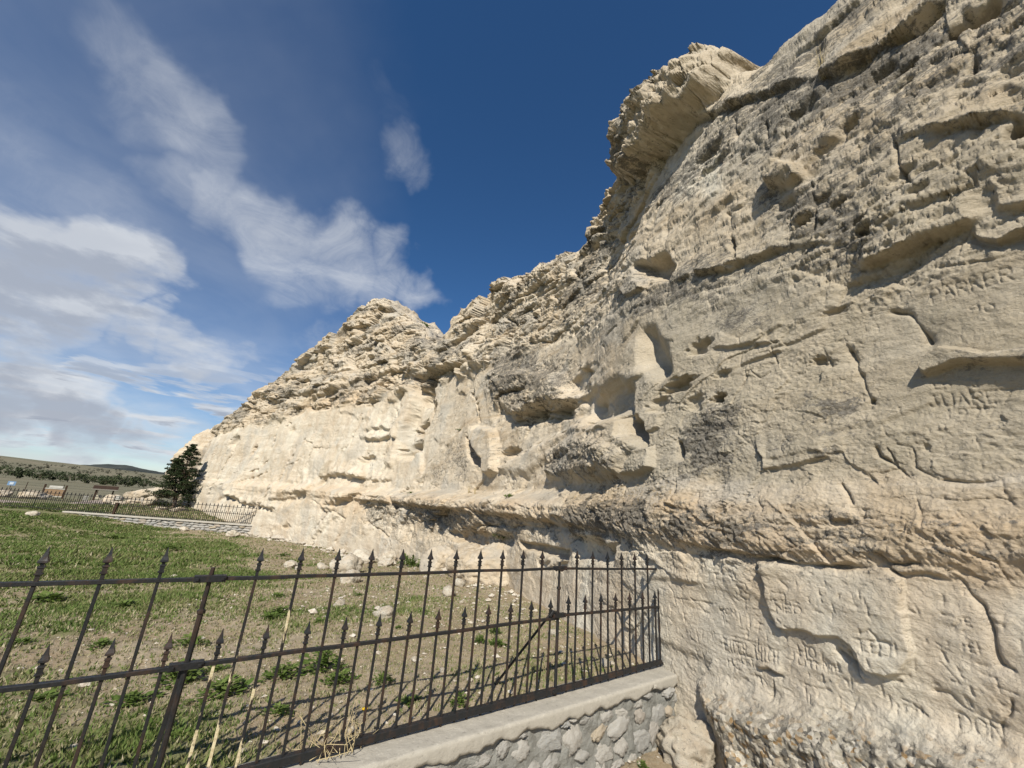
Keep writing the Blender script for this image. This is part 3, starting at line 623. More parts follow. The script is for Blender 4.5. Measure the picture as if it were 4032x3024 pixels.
STROKES = {'P': ['0,0 0,1 .5,1 .62,.85 .62,.65 .5,.5 0,.5'], 'A': ['0,0 .32,1 .64,0', '.14,.38 .5,.38'], 'R': ['0,0 0,1 .5,1 .62,.85 .62,.65 .5,.5 0,.5', '.25,.5 .64,0'],
           'K': ['0,0 0,1', '.6,1 0,.45', '.2,.6 .62,0'], 'E': ['.6,0 0,0 0,1 .6,1', '0,.52 .48,.52'], '9': ['.6,.68 .45,.45 .15,.48 .02,.72 .15,.96 .45,.98 .6,.8 .55,.3 .3,-.1'],
           '0': ['.3,0 .06,.2 .02,.5 .06,.8 .3,1 .54,.8 .6,.5 .54,.2 .3,0'], 'D': ['0,0 0,1 .4,.95 .62,.65 .62,.35 .4,.05 0,0'], 'J': ['.1,1 .6,1', '.38,1 .38,.2 .22,0 .04,.08 0,.25'],
           'U': ['0,1 0,.2 .16,0 .46,0 .62,.2 .62,1'], 'Z': ['0,1 .62,1 0,0 .62,0'], '1': ['.1,.8 .3,1 .3,0'], '7': ['0,1 .6,1 .25,0'], 'G': ['.6,.82 .4,1 .15,.92 0,.6 0,.35 .18,.04 .45,0 .62,.2 .62,.45 .4,.45'],
           'O': ['.32,0 .06,.2 0,.5 .06,.8 .32,1 .58,.8 .64,.5 .58,.2 .32,0'], 'N': ['0,0 0,1 .62,0 .62,1'], 'I': ['.3,0 .3,1'], 'T': ['0,1 .64,1', '.32,1 .32,0'], 'H': ['0,0 0,1', '.6,0 .6,1', '0,.5 .6,.5'],
           'W': ['0,1 .16,0 .32,.6 .48,0 .64,1'], 'M': ['0,0 .04,1 .32,.4 .6,1 .64,0'], 'C': ['.6,.82 .4,1 .15,.92 0,.6 0,.35 .18,.04 .45,0 .62,.15'], 'B': ['0,0 0,1 .4,1 .56,.85 .4,.55 0,.53', '.4,.55 .6,.4 .58,.1 .4,0 0,0'], 'L': ['0,1 0,0 .58,0']}

def seg_dist(px, py, P):
    d = np.full(px.shape, 1e9, np.float32)
    for (ax, ay), (bx, by) in zip(P[:-1], P[1:]):
        ex, ey = bx - ax, by - ay
        L2 = ex * ex + ey * ey + 1e-12
        u = np.clip(((px - ax) * ex + (py - ay) * ey) / L2, 0, 1)
        d = np.minimum(d, np.hypot(px - ax - u * ex, py - ay - u * ey))
    return d
def poly_sd(px, py, P):
    """positive inside"""
    d = seg_dist(px, py, list(P) + [P[0]])
    ins = np.zeros(px.shape, bool)
    n = len(P)
    for i in range(n):
        (ax, ay), (bx, by) = P[i], P[(i + 1) % n]
        if ay == by: continue
        c = ((ay > py) != (by > py)) & (px < (bx - ax) * (py - ay) / (by - ay) + ax)
        ins ^= c
    return np.where(ins, d, -d)

def column_positions():
    ts = [4.0]
    while ts[-1] < 55:
        t = ts[-1]
        x, y, _, _ = plan(t)
        d = math.hypot(x, y)
        if t < 8.6: st = .012 if t > 7.6 else .05
        elif t < 12.2: st = .0049
        elif t < 46: st = max(.0058, .0024 * d)
        else: st = .15
        ts.append(t + st)
    return np.array(ts)

def build_cliff():
    ts = column_positions()
    ncol = len(ts)
    NR, NT = 720, 26
    rim = np.interp(ts, *zip(*RIM))
    rim = rim + sstep(9, 18, ts) * (.20 * fbm(ts * .8, ts * 0, 4, 5) + .38 * (voro(ts * .9, ts * 0 + .5, 3)[2] - .5)) + .22 * sstep(11, 11.5, ts) * sstep(16, 15.4, ts) * (voro(ts * 2.3, ts * 0 + .5, 4)[2] - .5) + .08 * fbm(ts * 2.2, ts * 0 + 3, 3, 6)
    bx, by, nx, ny = plan(ts)
    dist = np.hypot(bx, by)
    zb = -2.2 - .05 * np.maximum(0, by - 6)
    # rows of each column, denser where the eye is close
    Z = np.empty((ncol, NR + NT), np.float32)
    uu = np.linspace(0, 1, NR)
    for i in range(ncol):
        zz = np.linspace(zb[i], rim[i], 400)
        w = 1 / (dist[i] ** 2 + zz * zz) ** .75 * (1 + 1.2 * sstep(14.5, 11.5, ts[i]) * sstep(-1.5, -1.2, zz) * sstep(1.9, 1.4, zz)) * 1
        cw = np.r_[0, np.cumsum((w[1:] + w[:-1]) / 2)]
        Z[i, :NR] = np.interp(uu * cw[-1], cw, zz)
    kk = np.arange(1, NT + 1) / NT
    back = 7.0 * kk ** 2.2                                   # run of the top behind the rim
    Z[:, NR:] = rim[:, None] + .14 * (1 - np.exp(-back / .5))[None] - .10 * back[None]
    T = np.repeat(ts[:, None], NR + NT, 1).astype(np.float32)
    D = np.repeat(dist[:, None], NR + NT, 1).astype(np.float32)
    Zc = np.minimum(Z, rim[:, None])
    O = section(T, Zc).astype(np.float32)
    # ---- zones
    zn = {k_: np.zeros_like(T) for k_ in ('lichen', 'lumpy', 'pits', 'congl', 'pale', 'warm', 'ochre')}
    wt = T + .012 * D * perlin(T * 4, Z * 4, 21)
    wz = Z + .012 * D * perlin(T * 4, Z * 4, 22)
    far_ = sstep(4.5, 12, D)                                     # coarser wander on the distant parts
    wt2 = T + (1 - .7 * far_) * (.013 * perlin(T * 9, Z * 9, 23) + .003 * perlin(T * 31, Z * 31, 25)) + far_ * .085 * fbm(T * 2.4, Z * 2.4, 3, 27)
    wz2 = Z + (1 - .7 * far_) * (.010 * perlin(T * 6, Z * 9, 24) + .002 * perlin(T * 31, Z * 31, 26)) + far_ * .085 * fbm(T * 2.4, Z * 2.4, 3, 28)
    def window(P, m):
        t0, t1 = min(p[0] for p in P) - m, max(p[0] for p in P) + m
        i0, i1 = np.searchsorted(ts, [t0, t1])
        return slice(max(0, i0 - 1), i1 + 1), min(p[1] for p in P) - m, max(p[1] for p in P) + m
    for kind, P, pr in FEATURES:
        if kind != 'zone': continue
        name, a, e = pr
        sl, z0, z1 = window(P, e * 3 + .25)
        x, z = wt[sl], wz[sl]
        ok = (z > z0) & (z < z1)
        sd = poly_sd(x[ok], z[ok], P)
        cur = zn[name][sl]
        e2 = max(e, .035 * float(D[sl].mean())) * (2.2 if name in ('lumpy', 'lichen') else 1)
        cur[ok] = np.maximum(cur[ok], a * sstep(-e2, e2 * .8, sd + .5 * e2 * perlin(x[ok] * 1.2 / e2, z[ok] * 1.2 / e2, 29)))
    zs = lerp_t(T, [(10, 1.7), (11, 2.0), (13, 2.6), (16, 3.6), (20, 4.4), (27, 4.6), (34, 4.4), (42, 3.4), (47, 3.2)])
    upper = sstep(-.15, .35, Z - zs + .35 * perlin(T * .8, Z * .8, 31))
    nearw = sstep(13.5, 11.5, T)
    bulgew = sstep(-.26, -.12, Z) * sstep(.22, .08, Z) * lerp_t(T, [(9, .5), (14, .8), (27, .8), (30, .2), (47, .15)])
    benchw = sstep(.02, .12, Z) * sstep(.55, .30, Z) * lerp_t(T, [(12, 0), (15, .35), (30, .3), (36, .1), (47, .1)])
    rough = np.clip(np.maximum.reduce([upper * (1 - .25 * nearw), zn['lumpy'] * .55, bulgew * .55, benchw]), 0, 1)
    # ---- broad shape
    O += .10 * fbm(T * .33, Z * .4, 3, 41) + .035 * fbm(T * 1.2, Z * 1.4, 3, 43) * (.5 + .5 * rough)
    O += (.008 + .014 * rough) * fbm(T * 5.1, Z * 6.3, 4, 47, .55)
    # water-worn flutes on the smooth walls
    O += .012 * (1 - rough) * perlin(T * 3.6, Z * .55, 53) * sstep(.3, .8, Z)
    knob = sstep(5.7, 6.2, Z) * sstep(10.9, 11.4, T) * sstep(16.5, 15.8, T)   # the jutting shoulder on the skyline
    calm0 = 1 - .6 * sstep(1.5, 2.8, Z) * sstep(16.5, 12.5, T) * (1 - knob)
    O += knob * (.16 * fbm(T * 1.6, Z * 2.0, 4, 141) + .10 * np.abs(fbm(T * 3.4, Z * 4.2, 3, 142)))
    f1, f2, rr, ox, oy = voro(T * 2.1 + .3 * perlin(T * 3, Z * 3, 143), Z * 3.0, 44)
    O += knob * (.16 * ((rr - .5) + .8 * (ox * (rr * 7 % 1 - .5) + oy * (rr * 13 % 1 - .3))) + .07 * np.exp(-(f2 - f1) / .05))
    # ---- beds
    zz = Z + .10 * fbm(T * .45, Z * .2, 2, 55)
    bed = perlin(T * .22, zz * 4.2, 57) + .6 * perlin(T * .5, zz * 10.5, 58)
    O -= (.006 + .055 * upper * (.45 + .55 * sstep(12.5, 20, T)) + .03 * bulgew) * calm0 * np.sign(bed) * np.abs(bed) ** .6
    # ---- blocks
    idx = rough > .02
    t_, z_, r_, s_ = T[idx], Z[idx], rough[idx], np.clip(D[idx] / 14, .42, 1.25)
    t_ = t_ + .12 * s_ * perlin(t_ * 2.2, z_ * 2.2, 61); z_ = z_ + .10 * s_ * perlin(t_ * 2.2, z_ * 2.2, 62)
    o_ = np.zeros_like(t_)
    for fx, fz, amp, sd in ((.50, .85, .50, 1), (1.3, 2.1, .24, 2), (3.9, 5.6, .080, 3)):
        f1, f2, rr, ox, oy = voro(t_ * fx, z_ * fz, sd)
        fall = ((.20, .26, .36)[sd - 1] + (.80, .74, .64)[sd - 1] * sstep(12.5, 20, T[idx]))
        o_ += fall * amp * ((rr - .5) + .55 * (ox * (rr * 7 % 1 - .5) + oy * (rr * 13 % 1 - .35)) * 1.6)
        o_ += fall * amp * .65 * np.exp(-(f2 - f1) / .045) * (rr > .25)
    O[idx] += r_ * o_ * calm0[idx]
    # ---- lumps, pebbles and pits
    pz = np.clip(zn['pits'] + .30 * upper + .10, 0, 1)
    f1, f2, rr, ox, oy = voro(T * 3.4 + .4 * perlin(T * 5, Z * 5, 81), Z * 5.0, 14)
    O += (.13 - .05 * nearw) * calm0 * np.clip(pz, 0, 1) * (rr < .42 * pz + .04) * sstep(.42, .12, f1 / (.35 + rr * 1.4))
    # hairline joints
    f1, f2, rr, ox, oy = voro(T * 1.5 + .5 * perlin(T * 2.5, Z * 2.5, 91), Z * 1.9 + .5 * perlin(T * 2.5, Z * 2.5, 92), 17)
    O += .020 * sstep(3.5, 9, D) * np.exp(-((f2 - f1) / np.maximum(.012, .0035 * D)) ** 2) * (perlin(T * .9, Z * .9, 93) > .05)
    # ---- joints and small overhangs that nobody would draw one by one
    rj = random.Random(19)
    MINOR = []
    for i in range(330):
        t0 = 9 + 34 * rj.random() ** 1.7
        x_, y_, _, _ = plan(np.array(t0))
        d0 = math.hypot(float(x_), float(y_))
        top = float(np.interp(t0, *zip(*RIM)))
        z0 = rj.uniform(.1, min(top - .3, 1.15 * d0)) if rj.random() < .85 else rj.uniform(-.9, .1)
        if t0 > 19 and .3 < z0 < 4.3 and rj.random() < .8: continue
        if t0 < 10.2 and -.9 < z0 < 1.6 and rj.random() < .7: continue
        bedding = rj.random() < .62
        L_ = d0 * rj.uniform(.025, .16) * (1.4 if bedding else 1)
        P, a_ = [(t0, z0)], (rj.gauss(0, .12) if bedding else rj.choice((1.57, 1.2, 1.9)) + rj.gauss(0, .15))
        if bedding and rj.random() < .5: a_ += math.pi
        for k_ in range(5):
            a_ += rj.gauss(0, .22)
            P.append((P[-1][0] + L_ / 5 * math.cos(a_), P[-1][1] + L_ / 5 * math.sin(a_) * (.6 if bedding else 1)))
        if bedding and rj.random() < .75: MINOR.append(('ledge', P, [d0 * rj.uniform(.003, .013), d0 * rj.uniform(.015, .05)]))
        else: MINOR.append(('crack', P, [d0 * rj.uniform(.0010, .0022), d0 * rj.uniform(.004, .010)]))
    # ---- single features
    for kind, P, pr in FEATURES + MINOR:
        if kind == 'zone': continue
        if kind == 'crack':
            w, dep = pr
            sl, z0, z1 = window(P, w * 4 + .05)
            ok = (Z[sl] > z0) & (Z[sl] < z1)
            x, z = wt2[sl][ok], wz2[sl][ok]
            d = seg_dist(x, z, P)
            md = np.clip(perlin(x * 4.5, z * 4.5, 95) * 1.3 + .55, .06, 1.2)
            O[sl][ok] += dep * 1.25 * md * np.exp(-d / (w * .8 * (.25 + .75 * md)))
        elif kind == 'ledge':
            h, L = pr
            Q = sorted(P)
            sl, z0, z1 = window(P, .3)
            x, z = wt2[sl], wz2[sl]
            line = np.interp(x, [q[0] for q in Q], [q[1] for q in Q]) + .004 * D[sl] * perlin(x * 5, x * 0 + 2, 97)
            q = z - line
            end = sstep(Q[0][0] - .02, Q[0][0] + .12 * (Q[-1][0] - Q[0][0]), x) * sstep(Q[-1][0] + .02, Q[-1][0] - .12 * (Q[-1][0] - Q[0][0]), x)
            hv = h * (.65 + .5 * perlin(x * 3, z * 2, 98))
            soft = .0045 * D[sl]
            O[sl] -= end * hv * sstep(-soft, soft, q) * np.exp(-np.maximum(q, 0) / L)
            O[sl] += end * hv * .5 * sstep(-L * .6, -soft, q) * sstep(soft, -soft, q)
        elif kind == 'raise':
            h, e = pr
            sl, z0, z1 = window(P, e * 2 + .1)
            ok = (Z[sl] > z0) & (Z[sl] < z1)
            sd = poly_sd(wt2[sl][ok], wz2[sl][ok], P)
            O[sl][ok] -= (h if h > 0 or e < .09 else .8 * h) * (.8 if T[sl].mean() > 12.5 else 1) * sstep(-e * (1.3 if e > .05 else .6), e * (1.3 if e > .05 else .6), sd)
        elif kind == 'pit':
            a, b, dep = pr
            (c0, c1), = P
            sl, z0, z1 = window(P, max(a, b) * 1.5)
            ok = (Z[sl] > z0) & (Z[sl] < z1)
            x, z = wt2[sl][ok] - c0, wz2[sl][ok] - c1
            rad = np.hypot(x / a, z / b) * (1 + .35 * perlin(x * 2 / a, z * 2 / b, 99))
            O[sl][ok] += dep * sstep(1.15, .35, rad)
    # ---- carved names
    def carve(P, w, dep):
        sl, z0, z1 = window(P, w * 4)
        ok = (Z[sl] > z0) & (Z[sl] < z1)
        d = seg_dist(T[sl][ok], Z[sl][ok], P)
        O[sl][ok] += dep * np.exp(-(d / w) ** 2)
    rnd = random.Random(3)
    for text, (t0, z0), (t1, z1), h in CARVED:
        adv = (t1 - t0) / len(text)
        for i, ch in enumerate(text):
            for st in STROKES.get(ch, []):
                P = []
                for s in st.split():
                    u, v = map(float, s.split(','))
                    f = (i + .08 + u * 1.2) / len(text)
                    P.append((t0 + (t1 - t0) * f, z0 + (z1 - z0) * f + v * h))
                carve(P, .0046, .0090 if z0 < 0 else .0078)
    for P in CARVED_LINES: carve(P, .0046, .009)
    for i in range(620):                                      # worn scratches all over the lower face
        t0 = rnd.uniform(9.4, 12.1) if i % 5 else rnd.uniform(9.0, 10.2)
        z0 = rnd.uniform(-1.0, -.22) if i % 5 else rnd.uniform(.35, 1.5)
        L = rnd.uniform(.015, .06)
        a = rnd.choice((0, 0, 1.57, 1.57, 1.57, .6, 2.4)) + rnd.gauss(0, .15)
        carve([(t0, z0), (t0 + L * math.cos(a), z0 + L * math.sin(a))], rnd.uniform(.004, .007), rnd.uniform(.003, .010) * (1 if i % 5 else .6))
    # ---- even out the rows along the relief so that ledges and undersides get their own vertices
    NR2 = 690
    lay = {k_: zn[k_] for k_ in zn}
    lay.update(rough=rough, upper=upper, O=O)
    out = {k_: np.empty((ncol, NR2 + NT), np.float32) for k_ in list(lay) + ['Z']}
    ub = np.linspace(0, 1, NR2)
    for i in range(ncol):
        z_i, o_i = Z[i, :NR], O[i, :NR]
        zm = (z_i[1:] + z_i[:-1]) / 2
        w = 1 / np.sqrt(dist[i] ** 2 + zm * zm) ** 1.5 * (1 + 1.2 * sstep(14.5, 11.5, ts[i]) * sstep(-1.5, -1.2, zm) * sstep(1.9, 1.4, zm))
        ds = w * np.sqrt(np.diff(z_i) ** 2 + (.55 * np.diff(o_i)) ** 2)
        cw = np.r_[0, np.cumsum(ds)]
        pos = np.interp(ub * cw[-1], cw, np.arange(NR))
        pos = pos if i == 0 else .25 * pos + .75 * prev                # keep neighbouring columns in step
        prev = pos
        for k_, a in lay.items(): out[k_][i, :NR2] = np.interp(pos, np.arange(NR), a[i, :NR]); out[k_][i, NR2:] = a[i, NR:]
        out['Z'][i, :NR2] = np.interp(pos, np.arange(NR), z_i); out['Z'][i, NR2:] = Z[i, NR:]
    O, Z, rough, upper = out['O'], out['Z'], out['rough'], out['upper']
    zn = {k_: out[k_] for k_ in zn}
    NR = NR2
    T = np.repeat(ts[:, None], NR + NT, 1).astype(np.float32)
    D = np.repeat(dist[:, None], NR + NT, 1).astype(np.float32)
    fine_ = sstep(17, 9, D)
    pu, pv = T + 1.0 * O, Z + 1.2 * O
    dzl = np.abs(np.gradient(Z, axis=1)) + .5 * np.abs(np.gradient(O, axis=1))
    def lodz(f): return sstep(1.0, .40, dzl * f)              # no relief finer than the local mesh
    letters = sstep(.5, .3, np.abs(Z - 1.05)) * sstep(10.1, 9.9, T) + sstep(.42, .36, np.abs(Z + .58)) * sstep(12.1, 11.8, T)
    quiet = 1 - .8 * np.clip(letters, 0, 1)
    calm = 1 - .55 * sstep(1.5, 2.8, Z) * sstep(16.5, 12.5, T) * (1 - sstep(5.6, 6.1, Z) * sstep(11, 11.5, T))         # the high near face is flat, only scabbed and pitted
    fo = fine_ * quiet * (.0035 + .009 * rough) * (np.abs(fbm(pu * 15, pv * 19, 2, 51, .6)) * 2 - .8) * lodz(38) + fine_ * quiet * .003 * fbm(pu * 47, pv * 55, 2, 52, .6) * lodz(70)
    f1, f2, rr, ox, oy = voro(pu * 10.5, pv * 14, 63)
    fo += lodz(14) * fine_ * quiet * (.004 + .016 * rough) * ((rr - .5) + .8 * (ox * (rr * 7 % 1 - .5) + oy * (rr * 13 % 1 - .3)))
    for fx, fz, amp, sd in ((5.2, 6.8, .036, 81), (12.5, 16, .022, 82), (29, 36, .011, 83)):      # broken crust of the rough parts
        f1, f2, rr, ox, oy = voro(pu * fx, pv * fz, sd)
        lod = sstep(.35, .12, D * .0024 * fx) * rough * lodz(fz)
        fo += lod * amp * ((rr - .5) + .9 * (ox * (rr * 7 % 1 - .5) + oy * (rr * 13 % 1 - .3)) + .35 * np.exp(-(f2 - f1) / .06))
    # shallow spalls with crisp edges on the smooth walls
    for fx, fz, amp, sd in ((1.1, 1.5, .030, 31), (2.9, 3.7, .016, 32), (8.5, 11, .0065, 33)):
        tt_, zz_ = pu + .22 / fx * perlin(pu * fx * 2.3, pv * fz * 2.3, sd), pv + .22 / fz * perlin(pu * fx * 2.3, pv * fz * 2.3, sd + 7)
        f1, f2, rr, ox, oy = voro(tt_ * fx, zz_ * fz, sd)
        keep_ = sstep(-.10, .12, perlin(T * fx * .45, Z * fz * .45, sd + 3))
        fo += quiet * (1 - .6 * rough) * keep_ * amp * ((rr - .5) * 1.3 + .9 * (ox * (rr * 7 % 1 - .5) + oy * (rr * 13 % 1 - .25)))
    w_ = zn['lumpy']
    fo += w_ * (.045 * np.abs(fbm(pu * 5, pv * 6, 3, 71)) + .022 * np.abs(perlin(pu * 15, pv * 19, 73)) + .020 * (voro(pu * 8, pv * 11, 9)[0] - .4) - .02)
    w_ = zn['congl']
    fo += w_ * (.022 * (voro(pu * 14, pv * 16, 11)[0] - .3) + .014 * (voro(pu * 34, pv * 36, 12)[0] - .3) + .045 * fbm(pu * 4, pv * 4, 3, 75))
    f1, f2, rr, ox, oy = voro(pu * 8.1 + .4 * perlin(T * 9, Z * 9, 82), pv * 11.0, 15)
    fo += .055 * np.clip(zn['pits'] + .25 * rough * fine_, 0, 1) * (rr < .45) * sstep(.44, .15, f1)
    O = O + fo * calm
    Z[:, :NR] += (calm * fine_ * (.003 + .012 * rough) * fbm(pu * 13 + 40, pv * 16, 2, 64, .6))[:, :NR]
    # ---- top: weathered edge, then run back from the rim
    rs = sstep(.9, .0, rim[:, None] - Z[:, :NR])
    O[:, :NR] += .30 * rs ** 2.5
    O[:, NR:] = O[:, NR - 1:NR] + back[None]
    tb = np.broadcast_to(back[None], T[:, NR:].shape)
    O[:, NR:] += .22 * fbm(T[:, NR:] * 1.7, tb * 2.5, 4, 131) * sstep(.0, .6, tb) + .03 * fbm(T[:, NR:] * 9, tb * 11, 3, 132) * sstep(.0, .3, tb)
    Z[:, NR:] += .07 * fbm(T[:, NR:] * 6 + 9, tb * 8, 3, 133) * sstep(.0, .4, tb)
    Z[:, NR:] += .45 * fbm(T[:, NR:] * 1.1, O[:, NR:] * 1.1, 4, 101) * sstep(0, 1, back)[None]
    # wobble along the face so that steps are not straight
    Tw = T + (.02 * rough * np.clip(D / 8, .3, 2)) * fbm(T * 3, Z * 3, 3, 103)
    X, Y, NX, NY = plan(Tw)
    V = np.stack([X + NX * O, Y + NY * O, Z], -1).reshape(-1, 3)
    nr = NR + NT
    ii = (np.arange(ncol - 1)[:, None] * nr + np.arange(nr - 1)[None]).ravel()
    F = np.stack([ii, ii + 1, ii + nr + 1, ii + nr], 1)
    me = np_mesh('cliff', V, F)
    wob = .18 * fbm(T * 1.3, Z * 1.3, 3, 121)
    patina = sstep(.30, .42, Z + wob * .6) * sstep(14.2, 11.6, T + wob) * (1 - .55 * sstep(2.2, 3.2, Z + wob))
    zn['lichen'] = np.maximum(zn['lichen'], .34 * sstep(13, 15, T) * sstep(27, 24, T) * sstep(.4, .8, Z) * np.clip(.55 + .8 * fbm(T * .6, Z * .7, 3, 122), 0, 1))
    zn['lichen'] = np.maximum(zn['lichen'], .45 * zn['pits'])
    zn['lichen'] = np.maximum(zn['lichen'], .62 * zn['congl'])
    band = sstep(-.30, -.12, Z + wob * .5) * sstep(.30, .05, Z + wob * .5) * sstep(8.5, 9.5, T) * sstep(29, 25, T)
    zn['pale'] = np.maximum(zn['pale'], np.clip(.60 * (1 - rough) * sstep(21, 26, T) * sstep(4.8, 4.2, Z) + .8 * sstep(-.10, -.26, Z + wob * .4) * sstep(16, 13, T), 0, 1) * np.clip(.75 + .5 * fbm(T * .9, Z * 1.1, 3, 125), 0, 1))
    zn['warm'] = np.maximum(zn['warm'], .55 * band * np.clip(.6 + fbm(T * 1.1, Z * 3, 3, 123), 0, 1))
    zn['lichen'] = np.maximum(zn['lichen'], .5 * band * np.clip(.4 + 1.2 * fbm(T * .9, Z * 3, 3, 124), 0, 1))
    set_attr(me, 'zone_a', np.stack([np.clip(np.maximum(zn['lichen'], .72 * upper * np.clip(.42 + 1.0 * fbm(T * .45, Z * .9, 3, 111), 0, 1)) + .12 * np.clip(fbm(T * .8, Z * .8, 3, 112), 0, 1), 0, 1), zn['warm'], zn['pale'], np.ones_like(T)], -1).reshape(-1, 4))
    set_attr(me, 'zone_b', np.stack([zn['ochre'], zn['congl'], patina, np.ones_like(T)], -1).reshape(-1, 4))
    print('cliff', ncol, nr, len(V))
    return me

def rock_material(name, near_detail=True):
    m = Mat(name, .95, .12)
    a, b = m.attr('zone_a'), m.attr('zone_b')
    sa, sb = m.node('ShaderNodeSeparateColor'), m.node('ShaderNodeSeparateColor')
    m.l.new(a.outputs['Color'], sa.inputs[0]); m.l.new(b.outputs['Color'], sb.inputs[0])
    co = m.coord()
    big = m.noise(.55, 5, .55, co)
    mid = m.noise(3.2, 6, .6, co, .3)
    fine = m.noise(24, 6, .65, co)
    streak = m.noise(1.6, 5, .6, co, .2, (1.6, 1.6, .22))
    beds = m.noise(1.0, 6, .65, co, .25, (.30, .30, 3.4))
    c = m.ramp(big, [(.28, (0.410, 0.325, 0.222)), (.45, (0.519, 0.431, 0.314)), (.60, (0.587, 0.499, 0.376)), (.78, (0.479, 0.427, 0.342))])
    c = m.mix(m.rng(mid, .42, .66, 0, .6), c, (0.638, 0.559, 0.439))
    c = m.mix(m.rng(beds, .52, .66, 0, .60), c, (0.393, 0.299, 0.192))
    c = m.mix(m.rng(beds, .45, .32, 0, .50), c, (0.667, 0.604, 0.502))
    c = m.mix(m.rng(streak, .54, .70, 0, .45), c, (0.427, 0.331, 0.217))
    c = m.mix(m.rng(streak, .44, .28, 0, .40), c, (0.684, 0.621, 0.519))
    c = m.mix(m.rng(m.noise(.8, 5, .55, co, .5), .50, .64, 0, .65), c, (0.376, 0.353, 0.306))      # grey weathered skin
    c = m.mix(m.math('MULTIPLY', sa.outputs[1], m.rng(mid, .3, .6, .35, .8)), c, (0.524, 0.359, 0.199))
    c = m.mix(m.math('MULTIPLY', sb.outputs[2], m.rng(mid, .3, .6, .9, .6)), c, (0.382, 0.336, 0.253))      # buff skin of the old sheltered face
    c = m.mix(m.math('MULTIPLY', sa.outputs[2], .75), c, m.mix(m.rng(streak, .35, .65), (0.720, 0.690, 0.587), (0.638, 0.553, 0.439)))
    speck = m.noise(17, 7, .72, co, .3)
    c = m.mix(m.math('MULTIPLY', m.rng(speck, .58, .68), m.rng(mid, .58, .40, .10, .55)), c, (.21, .185, .15))
    lich = m.noise(6.5, 8, .68, co, .5, (1, 1, 2.0))
    spots = m.noise(38, 5, .7, co)
    lm = m.math('ADD', m.math('MULTIPLY', lich, .65), m.math('MULTIPLY', spots, .45))
    thr = m.rng(sa.outputs[0], 0, 1, .68, .41, False)
    lf = m.rng(m.math('SUBTRACT', lm, thr), -.01, .07)
    c = m.mix(m.math('MULTIPLY', lf, .88), c, m.mix(m.rng(spots, .4, .62), (.075, .068, .056), (.20, .185, .16)))
    c = m.mix(m.math('MULTIPLY', sb.outputs[0], m.rng(spots, .5, .62)), c, (.33, .21, .06))
    vor = m.voronoi(38, 'F1', 'Color', co)
    sv = m.node('ShaderNodeSeparateColor'); m.l.new(vor, sv.inputs[0])
    peb = m.ramp(sv.outputs[0], [(.0, (.10, .095, .085)), (.3, (.23, .21, .17)), (.55, (.46, .415, .33)), (.8, (.58, .54, .46)), (.95, (.32, .21, .10))])
    c = m.mix(m.math('MULTIPLY', sb.outputs[1], m.rng(lich, .36, .50, .45, 1.0)), c, peb)
    c = m.mix(m.rng(fine, .48, .30, 0, .25), c, (.36, .305, .23))
    c = m.mix(m.rng(fine, .55, .75, 0, .25), c, (.66, .60, .50))
    gr = m.noise(95, 5, .72, co)
    c = m.mix(m.rng(gr, .46, .30, 0, .42), c, (.26, .22, .165))
    c = m.mix(m.rng(gr, .56, .74, 0, .4), c, (.70, .64, .54))
    m.color(c)
    m.bump(m.noise(70, 6, .7, co), .6, .018)
    m.bump(m.noise(14, 7, .65, co, .2, (1, 1, 1.7)), .6, .045)
    return m.m

ROCK = rock_material('cliff_rock')
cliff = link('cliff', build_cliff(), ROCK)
tag(cliff, 'tall pale sandstone cliff with weathered ledges and names carved into its lower face', 'cliff')

